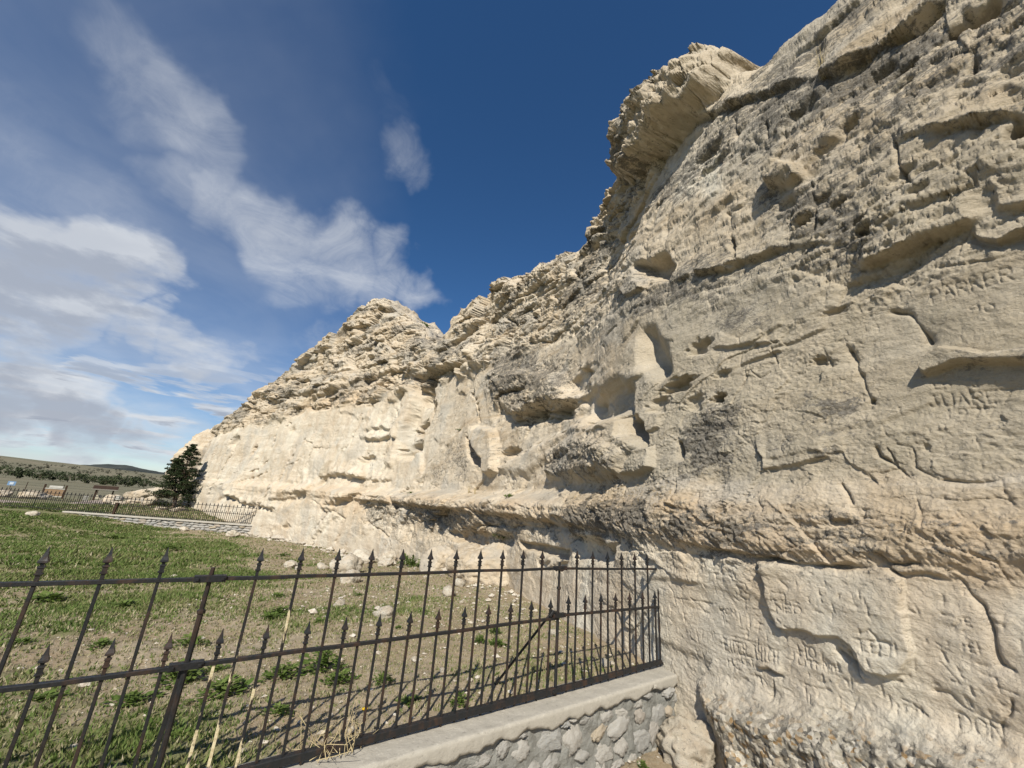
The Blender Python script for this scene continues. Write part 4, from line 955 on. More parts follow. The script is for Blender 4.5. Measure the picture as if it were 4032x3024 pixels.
# ---------------------------------------------------------------- loose and jutting blocks of the cliff
def tri_noise(P, f, oct, seed, gain=.5):
    return (fbm(P[:, 0] * f, P[:, 1] * f, oct, seed, gain) + fbm(P[:, 1] * f + 7, P[:, 2] * f, oct, seed + 11, gain) + fbm(P[:, 2] * f + 3, P[:, 0] * f, oct, seed + 23, gain)) / 1.9
def crag_mesh(name, a, b, rad, rad2, seed, sub=6, amp=.22, beds=.05, facets=12, lichen=.5):
    """weathered block stretched from a to b (world), radius across and upright"""
    a, b = np.array(a, float), np.array(b, float)
    rs = np.random.RandomState(seed)
    bm = bmesh.new(); bmesh.ops.create_icosphere(bm, subdivisions=sub, radius=1)
    n = np.array([v.co[:] for v in bm.verts])
    n /= np.linalg.norm(n, axis=1, keepdims=True)
    faces = np.array([[v.index for v in f.verts] for f in bm.faces]); bm.free()
    r = np.full(len(n), 1.0)
    for _ in range(facets):
        d = rs.normal(size=3); d /= np.linalg.norm(d)
        r = np.minimum(r, np.where(n @ d > .05, rs.uniform(.70, .93) / np.maximum(n @ d, .05), 9))
    ax = b - a; L = np.linalg.norm(ax); ax /= L
    side = np.cross(ax, [0, 0, 1]); side /= np.linalg.norm(side); upv = np.cross(side, ax)
    P = n * r[:, None]
    W = (a + b) / 2 + P[:, :1] * ax * (L / 2 + rad * .55) + P[:, 1:2] * side * rad + P[:, 2:3] * upv * rad2
    s = min(rad, rad2)
    d = amp * s * (tri_noise(W, 1.0 / s, 4, seed % 40) * .8 - .35 * np.abs(tri_noise(W, 3.0 / s, 3, seed % 40 + 5)) * 2)
    d += .05 * s * tri_noise(W, 9.0 / s, 3, seed % 40 + 9)
    d -= .06 * s * np.clip(tri_noise(W, 5.0 / s, 2, seed % 40 + 13) - .45, 0, 1) * 4
    nn = (n[:, :1] * ax + n[:, 1:2] * side + n[:, 2:3] * upv)
    W = W + nn * d[:, None]
    if beds:
        q = perlin(W[:, 2] * 5 / s * .6, W[:, 0] * .3, seed % 30)
        W += nn * (beds * s * np.sign(q) * np.abs(q) ** .6)[:, None]
    me = np_mesh(name, W, faces)
    one = np.ones(len(W))
    lz = np.clip(lichen * (.5 + tri_noise(W, .9 / s, 2, 3)), 0, 1)
    set_attr(me, 'zone_a', np.stack([lz, one * 0, one * 0, one], -1))
    set_attr(me, 'zone_b', np.stack([one * 0, one * 0, one * 0, one], -1))
    return me

# ---------------------------------------------------------------- terrain
FENCE_O = np.array([0.0, 2.805])
FENCE_U = np.array([1.0, .712]) / math.hypot(1, .712)         # along the near fence, towards the cliff
FENCE_N = np.array([-FENCE_U[1], FENCE_U[0]])                 # into the yard
FAR_A, FAR_B = np.array([-24.5, 21.9]), np.array([-12.6, 22.6])   # line of the far wall
FAR_U = (FAR_B - FAR_A) / np.linalg.norm(FAR_B - FAR_A)
FAR_N = np.array([-FAR_U[1], FAR_U[0]])
def terrain(x, y):
    x = np.asarray(x, float); y = np.asarray(y, float)
    pn = (x - FENCE_O[0]) * FENCE_N[0] + (y - FENCE_O[1]) * FENCE_N[1]
    ps = (x - FENCE_O[0]) * FENCE_U[0] + (y - FENCE_O[1]) * FENCE_U[1]
    fn = (x - FAR_A[0]) * FAR_N[0] + (y - FAR_A[1]) * FAR_N[1]
    fs = (x - FAR_A[0]) * FAR_U[0] + (y - FAR_A[1]) * FAR_U[1]
    out = -1.62 + .03 * np.minimum(0, pn + .3) + .05 * np.clip(ps, -6, 2) * .3
    yd = -1.175 - .058 * np.clip(pn, 0, 30) + .0016 * np.clip(pn, 0, 30) ** 2 * 0
    yd = np.maximum(yd, -2.32)
    # the yard rises to the left and buries the far wall there
    yd = yd + .42 * sstep(8.5, 1.0, fs) * sstep(-14, -1, fn) + .12 * np.sin(x * .5 + 1) * sstep(3, 8, pn) * sstep(0, -4, fn)
    beyond = -1.98 + .60 * sstep(-4, 5, fs) * sstep(0, 5, fn) * sstep(40, 15, fn) - .45 * sstep(4, 40, fn) * sstep(10, -4, fs) - .5 * sstep(20, 60, fn) - 1.2 * sstep(60, 220, fn)
    z = out + (yd - out) * sstep(-.10, .10, pn)
    z = z + (beyond - z) * sstep(-.12, .12, fn) * (pn > 1)
    return z
def hills(az, r):
    """height of the far country (degrees from +y, metres)"""
    prof = np.interp(az, [-180, -75, -60, -51, -48, -45.5, -43.5, -40, -36, -20, 60, 180], [.8, 1.3, 1.25, 1.06, .95, .93, .86, .70, .55, .5, .4, .8])
    top = np.tan(np.radians(prof)) * 1500
    rise = sstep(260, 1500, r) ** 1.15
    return (top + 3.2) * rise
def terrain_all(x, y):
    r = np.hypot(x, y)
    az = np.degrees(np.arctan2(x, y))
    z = terrain(x, y) + hills(az, r) * (r > 200)
    z = z + 5.0 * fbm(x / 420., y / 420., 3, 7) * sstep(350, 1100, r) - 18 * sstep(1600, 4000, r)
    near = sstep(60, 25, r)
    pn = (x - FENCE_O[0]) * FENCE_N[0] + (y - FENCE_O[1]) * FENCE_N[1]
    z = z + near * (.035 * fbm(x * .8, y * .8, 3, 3) + .014 * fbm(x * 4, y * 4, 3, 4)) * np.where(np.abs(pn) < .14, 0, 1)
    z = z + .006 * fbm(x * 17, y * 17, 2, 5) * sstep(9, 4, r) * (np.abs(pn) > .14)
    return z
def ground_z(x, y):
    return float(terrain_all(np.array([x]), np.array([y]))[0])

def ground_mesh():
    az = np.r_[np.linspace(-180, -72, 40)[:-1], np.linspace(-72, -30, 360)[:-1], np.linspace(-30, 45, 520)[:-1], np.linspace(45, 180, 50)]
    r = np.r_[.3, np.geomspace(.8, 40, 380), np.geomspace(41, 5000, 150)]
    A, RR = np.meshgrid(np.radians(az), r, indexing='ij')
    X, Y = RR * np.sin(A), RR * np.cos(A)
    Zg = terrain_all(X, Y)
    V = np.stack([X, Y, Zg], -1).reshape(-1, 3)
    nr = len(r)
    ii = (np.arange(len(az) - 1)[:, None] * nr + np.arange(nr - 1)[None]).ravel()
    F = np.stack([ii, ii + nr, ii + nr + 1, ii + 1], 1)
    return np_mesh('ground', V, F)

def greenness(x, y):
    """how much living grass grows at a spot: lush to the far left, thin and gravelly along the cliff"""
    r = np.hypot(x, y)
    side = np.interp(np.asarray(y), PLAN[:, 1], PLAN[:, 0]) - x            # metres out from the cliff foot
    g = sstep(1.2, 5.5, side - .12 * r + 1.0) * .55 + sstep(5, 11, r) * sstep(2.5, 7, side) * .45
    n = fbm(np.asarray(x) * .55, np.asarray(y) * .55, 4, 13) + .4 * fbm(np.asarray(x) * 2.3, np.asarray(y) * 2.3, 3, 14)
    return np.clip(.9 * g + .68 * n, 0, 1)

def ground_material():
    m = Mat('yard_soil', .95, .1)
    co = m.coord()
    a = m.attr('veg')
    sa = m.node('ShaderNodeSeparateColor'); m.l.new(a.outputs['Color'], sa.inputs[0])
    n1, n2, n3 = m.noise(1.1, 6, .6, co), m.noise(9, 6, .65, co), m.noise(60, 5, .7, co)
    c = m.ramp(n1, [(.3, (.290, .215, .130)), (.5, (.345, .270, .178)), (.7, (.395, .328, .232))])
    c = m.mix(m.rng(n2, .42, .66, 0, .7), c, (.225, .195, .130))
    c = m.mix(m.rng(n3, .45, .7, 0, .6), c, (.34, .30, .235))
    c = m.mix(m.rng(n3, .45, .3, 0, .5), c, (.13, .10, .065))
    peb = m.noise(130, 2, .5, co)
    c = m.mix(m.math('MULTIPLY', m.rng(peb, .66, .70), sa.outputs[1]), c, (.55, .52, .47))
    g = m.ramp(n2, [(.3, (.110, .135, .048)), (.5, (.165, .175, .072)), (.7, (.260, .230, .130))])
    c = m.mix(m.math('MULTIPLY', m.rng(m.math('ADD', sa.outputs[0], m.math('MULTIPLY', n2, .6)), .62, .95), .85), c, g)
    # far country: dry spring grass, darker scrub
    f1 = m.noise(.012, 6, .6, co, .3)
    f2 = m.noise(.06, 5, .6, co)
    far = m.ramp(m.math('ADD', m.math('MULTIPLY', f1, .7), m.math('MULTIPLY', f2, .3)), [(.35, (.140, .135, .085)), (.5, (.195, .178, .115)), (.66, (.250, .212, .145))])
    c = m.mix(sa.outputs[2], c, far)
    m.color(c)
    m.bump(n3, .5, .02)
    m.bump(n2, .4, .05)
    return m.m

SOIL = ground_material()
gm = ground_mesh()
_v = np.empty(len(gm.vertices) * 3, np.float32); gm.vertices.foreach_get('co', _v); _v = _v.reshape(-1, 3)
_r_ = np.hypot(_v[:, 0], _v[:, 1])
set_attr(gm, 'veg', np.stack([greenness(_v[:, 0], _v[:, 1]), sstep(14, 7, _r_), sstep(28, 70, _r_), np.ones_like(_r_)], -1))
ground = link('ground', gm, SOIL)
tag(ground, kind='structure')

# gravel path beyond the far fence, a sheet just above the ground
def strip_mesh(name, pts, lift):
    V, F = [], []
    P = np.array(pts, float)
    for i, (x, y, w) in enumerate(P):
        a = P[max(i - 1, 0)][:2]; b = P[min(i + 1, len(P) - 1)][:2]
        d = (b - a) / np.linalg.norm(b - a)
        nn = np.array([-d[1], d[0]])
        for j in range(7):
            q = np.array([x, y]) + nn * w * (j / 6 - .5)
            V.append((q[0], q[1], ground_z(q[0], q[1]) + lift))
    for i in range(len(P) - 1):
        for j in range(6):
            a = i * 7 + j
            F.append((a, a + 1, a + 8, a + 7))
    return np_mesh(name, np.array(V), np.array(F))
def path_points(C, n=10):
    S = catmull(np.array([c[:2] for c in C], float), n)
    w = np.interp(np.arange(len(S)), np.arange(len(C)) * n, [c[2] for c in C])
    return np.c_[S, w]
PATHM = Mat('path_gravel', .95, .1)
PATHM.color(PATHM.mix(PATHM.noise(6, 5, .6), (.33, .27, .22), (.43, .36, .30)))
PATHM.bump(PATHM.noise(40, 4, .6), .3, .02)
path = link('path', strip_mesh('path', path_points([(-60, 25.5, 3.6), (-42, 26.3, 3.4), (-33, 26.4, 3.0), (-28.5, 26.0, 2.2), (-28.0, 28.2, 2.0), (-30.2, 31.0, 1.8), (-33, 34.5, 1.6), (-37, 40, 1.6)]), .03), PATHM.m)
tag(path, kind='structure')

# ---- grass: blades in one mass
def leaf_material(name, stops, trans=.25):
    m = Mat(name, .7, .25)
    a = m.attr('tint')
    s = m.node('ShaderNodeSeparateColor'); m.l.new(a.outputs['Color'], s.inputs[0])
    c = m.ramp(s.outputs[0], stops)
    m.color(c)
    if trans:
        t = m.node('ShaderNodeBsdfTranslucent'); m.l.new(c, t.inputs[0])
        mx = m.node('ShaderNodeMixShader'); mx.inputs[0].default_value = trans
        m.l.new(m.b.outputs[0], mx.inputs[1]); m.l.new(t.outputs[0], mx.inputs[2])
        m.l.new(mx.outputs[0], m.n['Material Output'].inputs[0])
    return m.m
GRASS = leaf_material('grass_blades', [(0, (.105, .165, .038)), (.35, (.165, .220, .062)), (.6, (.225, .230, .095)), (.8, (.38, .33, .20)), (1, (.50, .44, .31))])

def in_yard(x, y, m=.15):
    pn = (x - FENCE_O[0]) * FENCE_N[0] + (y - FENCE_O[1]) * FENCE_N[1]
    fn = (x - FAR_A[0]) * FAR_N[0] + (y - FAR_A[1]) * FAR_N[1]
    cl = np.interp(y, PLAN[:, 1], PLAN[:, 0])
    return (pn > m) & (fn < -.15) & (x < cl - .05)
def grass_mesh():
    rs = np.random.RandomState(5)
    X, Y, S = [], [], []
    for r0, r1, n, sz in ((2.0, 4.2, 42000, .020), (4.2, 7, 46000, .026), (7, 12, 46000, .036), (12, 30, 90000, .052)):
        a = np.radians(rs.uniform(-56, 22, n)); r = np.sqrt(rs.uniform(r0 * r0, r1 * r1, n))
        x, y = r * np.sin(a), r * np.cos(a)
        g = greenness(x, y)
        keep = in_yard(x, y) & (rs.rand(n) < np.clip((g * 1.5 - .42) * np.clip(.45 + .055 * r, .5, 1), .26, 1))
        X.append(x[keep]); Y.append(y[keep]); S.append(np.stack([np.full(keep.sum(), sz), g[keep]], 1))
    # short turf beyond the far fence
    n = 16000
    fs = rs.uniform(-4, 13, n); fn = rs.uniform(.3, 9, n)
    x = FAR_A[0] + FAR_U[0] * fs + FAR_N[0] * fn; y = FAR_A[1] + FAR_U[1] * fs + FAR_N[1] * fn
    X.append(x); Y.append(y); S.append(np.stack([np.full(n, .09), np.clip(greenness(x, y), .3, 1)], 1))
    X, Y, S = np.concatenate(X), np.concatenate(Y), np.concatenate(S)
    Zt = terrain_all(X, Y)
    V, F, T = [], [], []
    nb = 4
    for b in range(nb):
        n = len(X)
        th = rs.uniform(0, 2 * np.pi, n); h = S[:, 0] * rs.uniform(.45, 1.5, n) * (.55 + .75 * S[:, 1]); w = h * rs.uniform(.10, .22, n) + .0016 * np.hypot(X, Y) * .5
        lean = h * rs.uniform(.2, 1.1, n); ph = rs.uniform(0, 2 * np.pi, n)
        ox, oy = X + rs.normal(0, .35, n) * S[:, 0], Y + rs.normal(0, .35, n) * S[:, 0]
        a = np.stack([ox - w * np.cos(th), oy - w * np.sin(th), Zt - .005], 1); c = np.stack([ox + w * np.cos(th), oy + w * np.sin(th), Zt - .005], 1)
        tip = np.stack([ox + lean * np.cos(ph), oy + lean * np.sin(ph), Zt + h], 1)
        V.append(np.stack([a, c, tip], 1).reshape(-1, 3))
        dry = rs.rand(n) > (.25 + .72 * S[:, 1])
        tint = np.where(dry, rs.uniform(.65, 1, n), np.clip(rs.uniform(.0, .62, n) + .25 * fbm(X * .7, Y * .7, 2, 17), 0, .66))
        T.append(np.repeat(tint, 3))
    V = np.concatenate(V); T = np.concatenate(T)
    me = np_mesh('grass', V, np.arange(len(V)).reshape(-1, 3), False)
    set_attr(me, 'tint', np.stack([T, T, T, np.ones_like(T)], -1))
    return me
grass = link('grass', grass_mesh(), GRASS)
tag(grass, 'patchy green and dry grass growing over the fenced yard', 'grass', kind='stuff')

# ---------------------------------------------------------------- near iron fence
def box_bm(bm, c, s, rot=None, mat_rows=None):
    M = Matrix.Translation(c) @ (rot.to_4x4() if rot is not None else Matrix()) @ Matrix.Diagonal((s[0], s[1], s[2], 1))
    return bmesh.ops.create_cube(bm, size=1, matrix=M)['verts']
def bm_mesh(name, bm, smooth=False, bevel=0.0):
    if bevel: bmesh.ops.bevel(bm, geom=bm.edges[:], offset=bevel, segments=1, affect='EDGES', clamp_overlap=True)
    me = bpy.data.meshes.new(name)
    bm.to_mesh(me); bm.free()
    if smooth:
        for p in me.polygons: p.use_smooth = True
    return me
def lathe4(bm, prof, seg=4, rot=math.pi / 4):
    """stack of square rings (z, half width) -> tapering bar"""
    rings = []
    for z, w in prof:
        k_ = w * (math.sqrt(2) if seg == 4 else 1)
        rings.append([bm.verts.new((k_ * math.cos(rot + 2 * math.pi * i / seg), k_ * math.sin(rot + 2 * math.pi * i / seg), z)) for i in range(seg)])
    for a, b in zip(rings[:-1], rings[1:]):
        for i in range(seg):
            bm.faces.new((a[i], a[(i + 1) % seg], b[(i + 1) % seg], b[i]))
    bm.faces.new(rings[0][::-1]); bm.faces.new(rings[-1])

def iron_material(name, cream):
    m = Mat(name, .5, .45)
    co = m.coord()
    rnd = m.rand()
    sh = m.node('ShaderNodeVectorMath', operation='ADD'); m.l.new(co, sh.inputs[0])
    sc = m.node('ShaderNodeVectorMath', operation='SCALE'); sc.inputs[0].default_value = (37, 53, 91); m.l.new(rnd, sc.inputs['Scale']); m.l.new(sc.outputs[0], sh.inputs[1])
    v = sh.outputs[0]
    n1, n2 = m.noise(14, 6, .65, v, .3, (1, 1, .35)), m.noise(70, 5, .6, v)
    c = m.mix(m.rng(n1, .46, .66), (.012, .013, .014), (.042, .024, .016))
    c = m.mix(m.rng(n2, .60, .78, 0, .7), c, (.070, .032, .018))
    if cream:
        n3 = m.noise(9, 6, .62, v, .2, (1, 1, .22))
        c = m.mix(m.rng(n3, cream, cream + .03), c, m.mix(m.rng(n2, .4, .6), (.66, .58, .38), (.50, .41, .24)))
    m.color(c)
    m.put(m.b.inputs['Roughness'], m.rng(n2, .3, .7, .38, .75))
    m.bump(n2, .25, .004)
    return m.m
IRON, IRON_WORN, IRON_PALE = iron_material('black_iron', None), iron_material('worn_iron', .62), iron_material('peeling_iron', .50)

def picket_mesh(name, L, w=.0058):
    bm = bmesh.new()
    lathe4(bm, [(-L - .0, w), (0, w)])
    return bm_mesh(name, bm, False, .0012)
def spear_mesh(name='spear', k_=1.0):
    bm = bmesh.new()
    p = [(0, .0058), (.028, .0058), (.030, .0105), (.034, .0108), (.036, .0076), (.052, .0076), (.054, .0102), (.058, .0098), (.0605, .0052), (.067, .0050),
         (.0715, .0135), (.078, .0128), (.092, .0074), (.108, .0042), (.126, .0010)]
    lathe4(bm, [(z * k_, w_ * k_) for z, w_ in p])
    return bm_mesh(name, bm)

FU3, FN3 = Vector((*FENCE_U, 0)), Vector((*FENCE_N, 0))
FROT = math.atan2(FENCE_U[1], FENCE_U[0])
def fence_pt(s, p=0.0, z=0.0):
    return Vector((FENCE_O[0] + FENCE_U[0] * s + FENCE_N[0] * p, FENCE_O[1] + FENCE_U[1] * s + FENCE_N[1] * p, z))
near_fence = empty('iron_fence', fence_pt(-.5, 0, -1.16), FROT)
tag(near_fence, 'dark rusted iron fence with spear tipped pickets standing on the stone wall in front', 'fence')
def fl(s, p, z):                                              # fence-local point
    return Vector((s + .5, p, z + 1.16))
ZB, POST_S = -1.13, .553
def z_top(s): return -.388 if s < POST_S else -.386 - .024 * (s - POST_S)
def z_mid(s): return -.712 + .004 * (s + 1.5) if s < POST_S else -.689 - .021 * (s - POST_S)
def z_bot(s): return ZB if s < POST_S else ZB + .006 * (s - POST_S)
TALL_L = .388 - .712 + .324 + .78
tall_mesh = {k_: picket_mesh('picket', 1.0) for k_ in 'abc'}
spear_shared = spear_mesh()
for k_, mt in zip('abc', (IRON, IRON_WORN, IRON_PALE)): tall_mesh[k_].materials.append(mt)
spear_worn = spear_shared.copy()
spear_shared.materials.append(IRON); spear_worn.materials.append(IRON_WORN)
rf = random.Random(21)
def add_picket(s, ztop, kind, lean=0.0, pp=0.0, par=None):
    o = link('picket', tall_mesh[kind], None, par or near_fence)
    L = ztop + .0 - (z_bot(s) - .028)
    o.location = fl(s, pp, ztop)
    o.scale = (1, 1, L)
    o.rotation_euler = (rf.gauss(0, .004), rf.gauss(0, .004) + lean, rf.gauss(0, .05))
    sp = link('spear', spear_worn if kind != 'a' else spear_shared, None, near_fence)
    sp.parent = o
    sp.scale = (1, 1, 1 / L)
    return o
STEP = .1729
for i in range(-20, 14):
    s = .553 + STEP * i
    if s < -2.95 or s > 1.77: continue
    post = (i % 12 == 0)
    kind = 'a'
    if -2.15 < s < -1.10: kind = 'b'
    if not post:
        k2 = 'c' if abs(s + 1.35) < .03 else kind
        add_picket(s if s < 1.7 else 1.742, z_top(s), k2)
    sm = s + STEP * .56
    if sm < 1.70:
        add_picket(sm, z_mid(sm), 'c' if -1.46 < sm < -1.15 else kind)
def bar_part(name, pts, hw, hh, mat=IRON, parent=near_fence):
    """rectangular bar swept along fence-local points"""
    bm = bmesh.new()
    prev = None
    for i, p in enumerate(pts):
        a = pts[max(0, i - 1)]; b = pts[min(len(pts) - 1, i + 1)]
        d = (b - a).normalized()
        side = d.cross(Vector((0, 0, 1))).normalized()
        upv = side.cross(d)
        ring = [bm.verts.new(p + side * hw * sx + upv * hh * sz) for sx, sz in ((-1, -1), (1, -1), (1, 1), (-1, 1))]
        if prev:
            for j in range(4): bm.faces.new((prev[j], prev[(j + 1) % 4], ring[(j + 1) % 4], ring[j]))
        else: bm.faces.new(ring[::-1])
        prev = ring
    bm.faces.new(prev)
    bmesh.ops.recalc_face_normals(bm, faces=bm.faces)
    return link(name, bm_mesh(name, bm, False, min(hw, hh) * .2), mat, parent)
def rail(name, zf, s0, s1, hw, hh, wob=.0015):
    n = max(2, int((s1 - s0) / .17))
    return bar_part(name, [fl(s0 + (s1 - s0) * i / n, rf.gauss(0, wob), zf(s0 + (s1 - s0) * i / n) + rf.gauss(0, wob)) for i in range(n + 1)], hw, hh, IRON)
for zf, hw, hh in ((z_top, .0115, .0072), (z_mid, .0115, .0076)):
    for s0, s1 in ((-3.0, -1.545), (-1.50, .535), (.575, 1.80)):
        rail('rail', zf, s0, s1, hw, hh)
rail('bottom_rail', z_bot, -3.0, -1.53, .017, .017); rail('bottom_rail', z_bot, -1.51, .54, .017, .017); rail('bottom_rail', z_bot, .57, 1.745, .015, .015)
for i, s in enumerate((-1.521, .553)):
    bm = bmesh.new()
    lathe4(bm, [(0, .0115), (.64, .0112), (.645, .0165), (.655, .0168), (.66, .0100), (.80, .0092), (.822, .0088)], 8, math.pi / 8)
    po = link('post', bm_mesh('post', bm, False), IRON, near_fence)
    po.location = fl(s, .004, -1.165)
    if i == 0:
        bm = bmesh.new(); lathe4(bm, [(0, .0080), (.46, .0080)])
        st = link('post_stay', bm_mesh('post_stay', bm), IRON, near_fence)
        st.location = fl(s - .03, .02, -1.165); st.rotation_euler = (0, .045, 0)
    for zf in (z_top, z_mid, z_bot):
        bm = bmesh.new()
        box_bm(bm, (0, 0, 0), (.115, .032, .026))
        box_bm(bm, (-.045, -.019, 0), (.012, .010, .012)); box_bm(bm, (.045, -.019, 0), (.012, .010, .012))
        br = link('bracket', bm_mesh('bracket', bm, False, .0015), IRON, near_fence)
        br.location = fl(s, -.004, zf(s) + .002)
# the raking stay behind the middle post and the wired end at the rock
bar_part('brace', [fl(.49, .01, z_mid(.49) + .03), fl(.46, .03, -.72), fl(.36, .42, -1.21)], .007, .007)
bar_part('hook', [fl(.47, -.005, -.688), fl(.49, -.012, -.655), fl(.525, -.012, -.668), fl(.545, -.006, -.70)], .009, .009)
for z0 in (-.40, -.425, -.375):
    pts = [fl(1.735 + .05 * j, rf.gauss(0, .012), z0 + rf.gauss(0, .012) - .01 * j) for j in range(4)]
    bar_part('tie_wire', pts, .004, .004)
bar_part('tie_wire', [fl(1.74, 0, -1.13), fl(1.80, -.01, -1.142), fl(1.87, -.02, -1.138)], .008, .008)
for dz in (-.012, .014):
    bar_part('tie_wire', [fl(.50, -.014, z_top(.5) + dz), fl(.555, -.02, z_top(.5) - dz), fl(.61, -.012, z_top(.5) + dz * .6)], .004, .004)

# ---------------------------------------------------------------- near stone wall with its concrete coping
def wobble(P, amp, f, seed):
    return amp * fbm(P[:, 0] * f + P[:, 2] * f * .7 + 31, P[:, 1] * f - P[:, 2] * f * .6 + P[:, 0] * f * .3 + 17, 3, seed)
def grid_slab(name, s0, s1, p0, p1, z0, z1, step, amp, seed, bottom_amp=0.0):
    """closed slab of fence-aligned cells with uneven skin; local axes: s, p, z"""
    ns, npp, nz = max(2, int((s1 - s0) / step)), max(2, int((p1 - p0) / step)), max(2, int((z1 - z0) / step))
    V, F = [], []
    def face(fn, a, b):
        base = len(V)
        for i in range(a + 1):
            for j in range(b + 1): V.append(fn(i / a, j / b))
        for i in range(a):
            for j in range(b):
                q = base + i * (b + 1) + j
                F.append((q, q + b + 1, q + b + 2, q + 1))
    L = lambda a, b, u: a + (b - a) * u
    face(lambda u, v: (L(s0, s1, u), L(p0, p1, v), z1), ns, npp)
    face(lambda u, v: (L(s0, s1, u), p0, L(z0, z1, v)), ns, nz)
    face(lambda u, v: (L(s1, s0, u), p1, L(z0, z1, v)), ns, nz)
    face(lambda u, v: (s0, L(p1, p0, u), L(z0, z1, v)), npp, nz)
    face(lambda u, v: (s1, L(p0, p1, u), L(z0, z1, v)), npp, nz)
    face(lambda u, v: (L(s0, s1, u), L(p1, p0, v), z0), ns, npp)
    V = np.array(V)
    W = V.copy()
    c = np.array([(s0 + s1) / 2, (p0 + p1) / 2, (z0 + z1) / 2]); hs = np.array([(s1 - s0) / 2, (p1 - p0) / 2, (z1 - z0) / 2])
    q = (V - c)
    rad = min(hs[1], hs[2]) * .22                               # soften the arrises
    inner = np.clip(q, -(hs - rad), hs - rad)
    dd = q - inner
    ln = np.linalg.norm(dd, axis=1, keepdims=True)
    W = c + inner + dd / np.maximum(ln, 1e-9) * np.minimum(ln, rad)
    nrm = dd / np.maximum(ln, 1e-9)
    W += nrm * (wobble(V, amp, 9, seed) + wobble(V, amp * .5, 34, seed + 3))[:, None]
    if bottom_amp:
        low = (V[:, 2] < z0 + (z1 - z0) * .35)
        W[:, 2] += low * bottom_amp * fbm(V[:, 0] * 7, V[:, 1] * 0 + seed, 4, seed + 5)
    me = np_mesh(name, W, np.array(F))
    bm = bmesh.new(); bm.from_mesh(me); bmesh.ops.remove_doubles(bm, verts=bm.verts[:], dist=1e-5); bmesh.ops.recalc_face_normals(bm, faces=bm.faces[:]); bm.to_mesh(me); bm.free()
    for p in me.polygons: p.use_smooth = True
    return me
def mortar_material(name, base, dark, rel=1.0):
    m = Mat(name, .95, .1)
    co = m.coord()
    n1, n2 = m.noise(4, 6, .6, co), m.noise(45, 6, .7, co)
    c = m.mix(n1, base, dark)
    c = m.mix(m.rng(n2, .55, .72, 0, .6), c, tuple(min(1, x * 1.35) for x in base))
    c = m.mix(m.rng(n2, .44, .3, 0, .6), c, tuple(x * .6 for x in dark))
    m.color(c)
    m.bump(n2, .7 * rel, .02)
    m.bump(n1, .5 * rel, .04)
    return m.m
CONCRETE = mortar_material('coping_concrete', (.46, .43, .37), (.36, .335, .285), .4)
MORTAR = mortar_material('grey_mortar', (.30, .295, .27), (.21, .21, .19))
def stone_material(name, cols):
    m = Mat(name, .92, .15)
    co = m.coord()
    rnd = m.rand()
    c = m.ramp(rnd, cols)
    n1, n2 = m.noise(7, 6, .65, co), m.noise(40, 6, .7, co)
    c = m.mix(m.rng(n1, .4, .7, 0, .6), c, (.36, .33, .285))
    c = m.mix(m.rng(n2, .55, .7, 0, .7), c, (.52, .49, .44))
    c = m.mix(m.rng(n2, .42, .28, 0, .6), c, (.12, .11, .10))
    m.color(c)
    m.bump(n1, .5, .03); m.bump(n2, .4, .008)
    return m.m
STONE = stone_material('wall_stone', [(0, (.33, .325, .305)), (.3, (.38, .365, .335)), (.55, (.42, .40, .36)), (.8, (.32, .325, .315)), (.93, (.40, .34, .275)), (1, (.43, .36, .25))])
near_wall = empty('stone_wall', fence_pt(-.5, 0, -1.6), FROT)
tag(near_wall, 'rubble stone wall with concrete coping under the nearest iron fence', 'wall')
def wl_(s, p, z): return Vector((s + .5, p, z + 1.6))
w = link('core', grid_slab('core', -2.6, 2.72, -.128, .10, -.16, .385, .018, .020, 3), MORTAR, near_wall)
w.location = (0, 0, 0)
c = link('coping', grid_slab('coping', -2.62, 2.34, -.155, .125, .362, .437, .016, .0035, 5, .028), CONCRETE, near_wall)
# a rounded, knapped rock from a jittered sphere
def rock_mesh(name, seed, sub=3, amp=.22, f=1.5, flat=1.0, facets=7):
    rs = np.random.RandomState(seed)
    bm = bmesh.new()
    bmesh.ops.create_icosphere(bm, subdivisions=sub, radius=1)
    P = np.array([v.co[:] for v in bm.verts])
    n = P / np.linalg.norm(P, axis=1, keepdims=True)
    r = np.ones(len(P))
    for _ in range(facets):                                   # knocked-off planes
        d = rs.normal(size=3); d /= np.linalg.norm(d)
        h = rs.uniform(.60, .86)
        r = np.minimum(r, np.where(n @ d > .05, h / np.maximum(n @ d, .05), 9))
    r = r * (1 + amp * .5 * fbm(n[:, 0] * f + 5 + seed, n[:, 1] * f + n[:, 2] * f * .8, 4, seed % 50) + amp * .3 * fbm(n[:, 2] * f * 2 + 9, n[:, 0] * f * 2 - n[:, 1] * f, 3, seed % 50 + 2))
    P = n * r[:, None]
    for v, p in zip(bm.verts, P): v.co = (p[0], p[1], p[2] * flat)
    me = bm_mesh(name, bm, True)
    return me
stone_shapes = [rock_mesh('stone', 100 + i, 4, .34, 2.4, 1, 26) for i in range(9)]
for me in stone_shapes: me.materials.append(STONE)
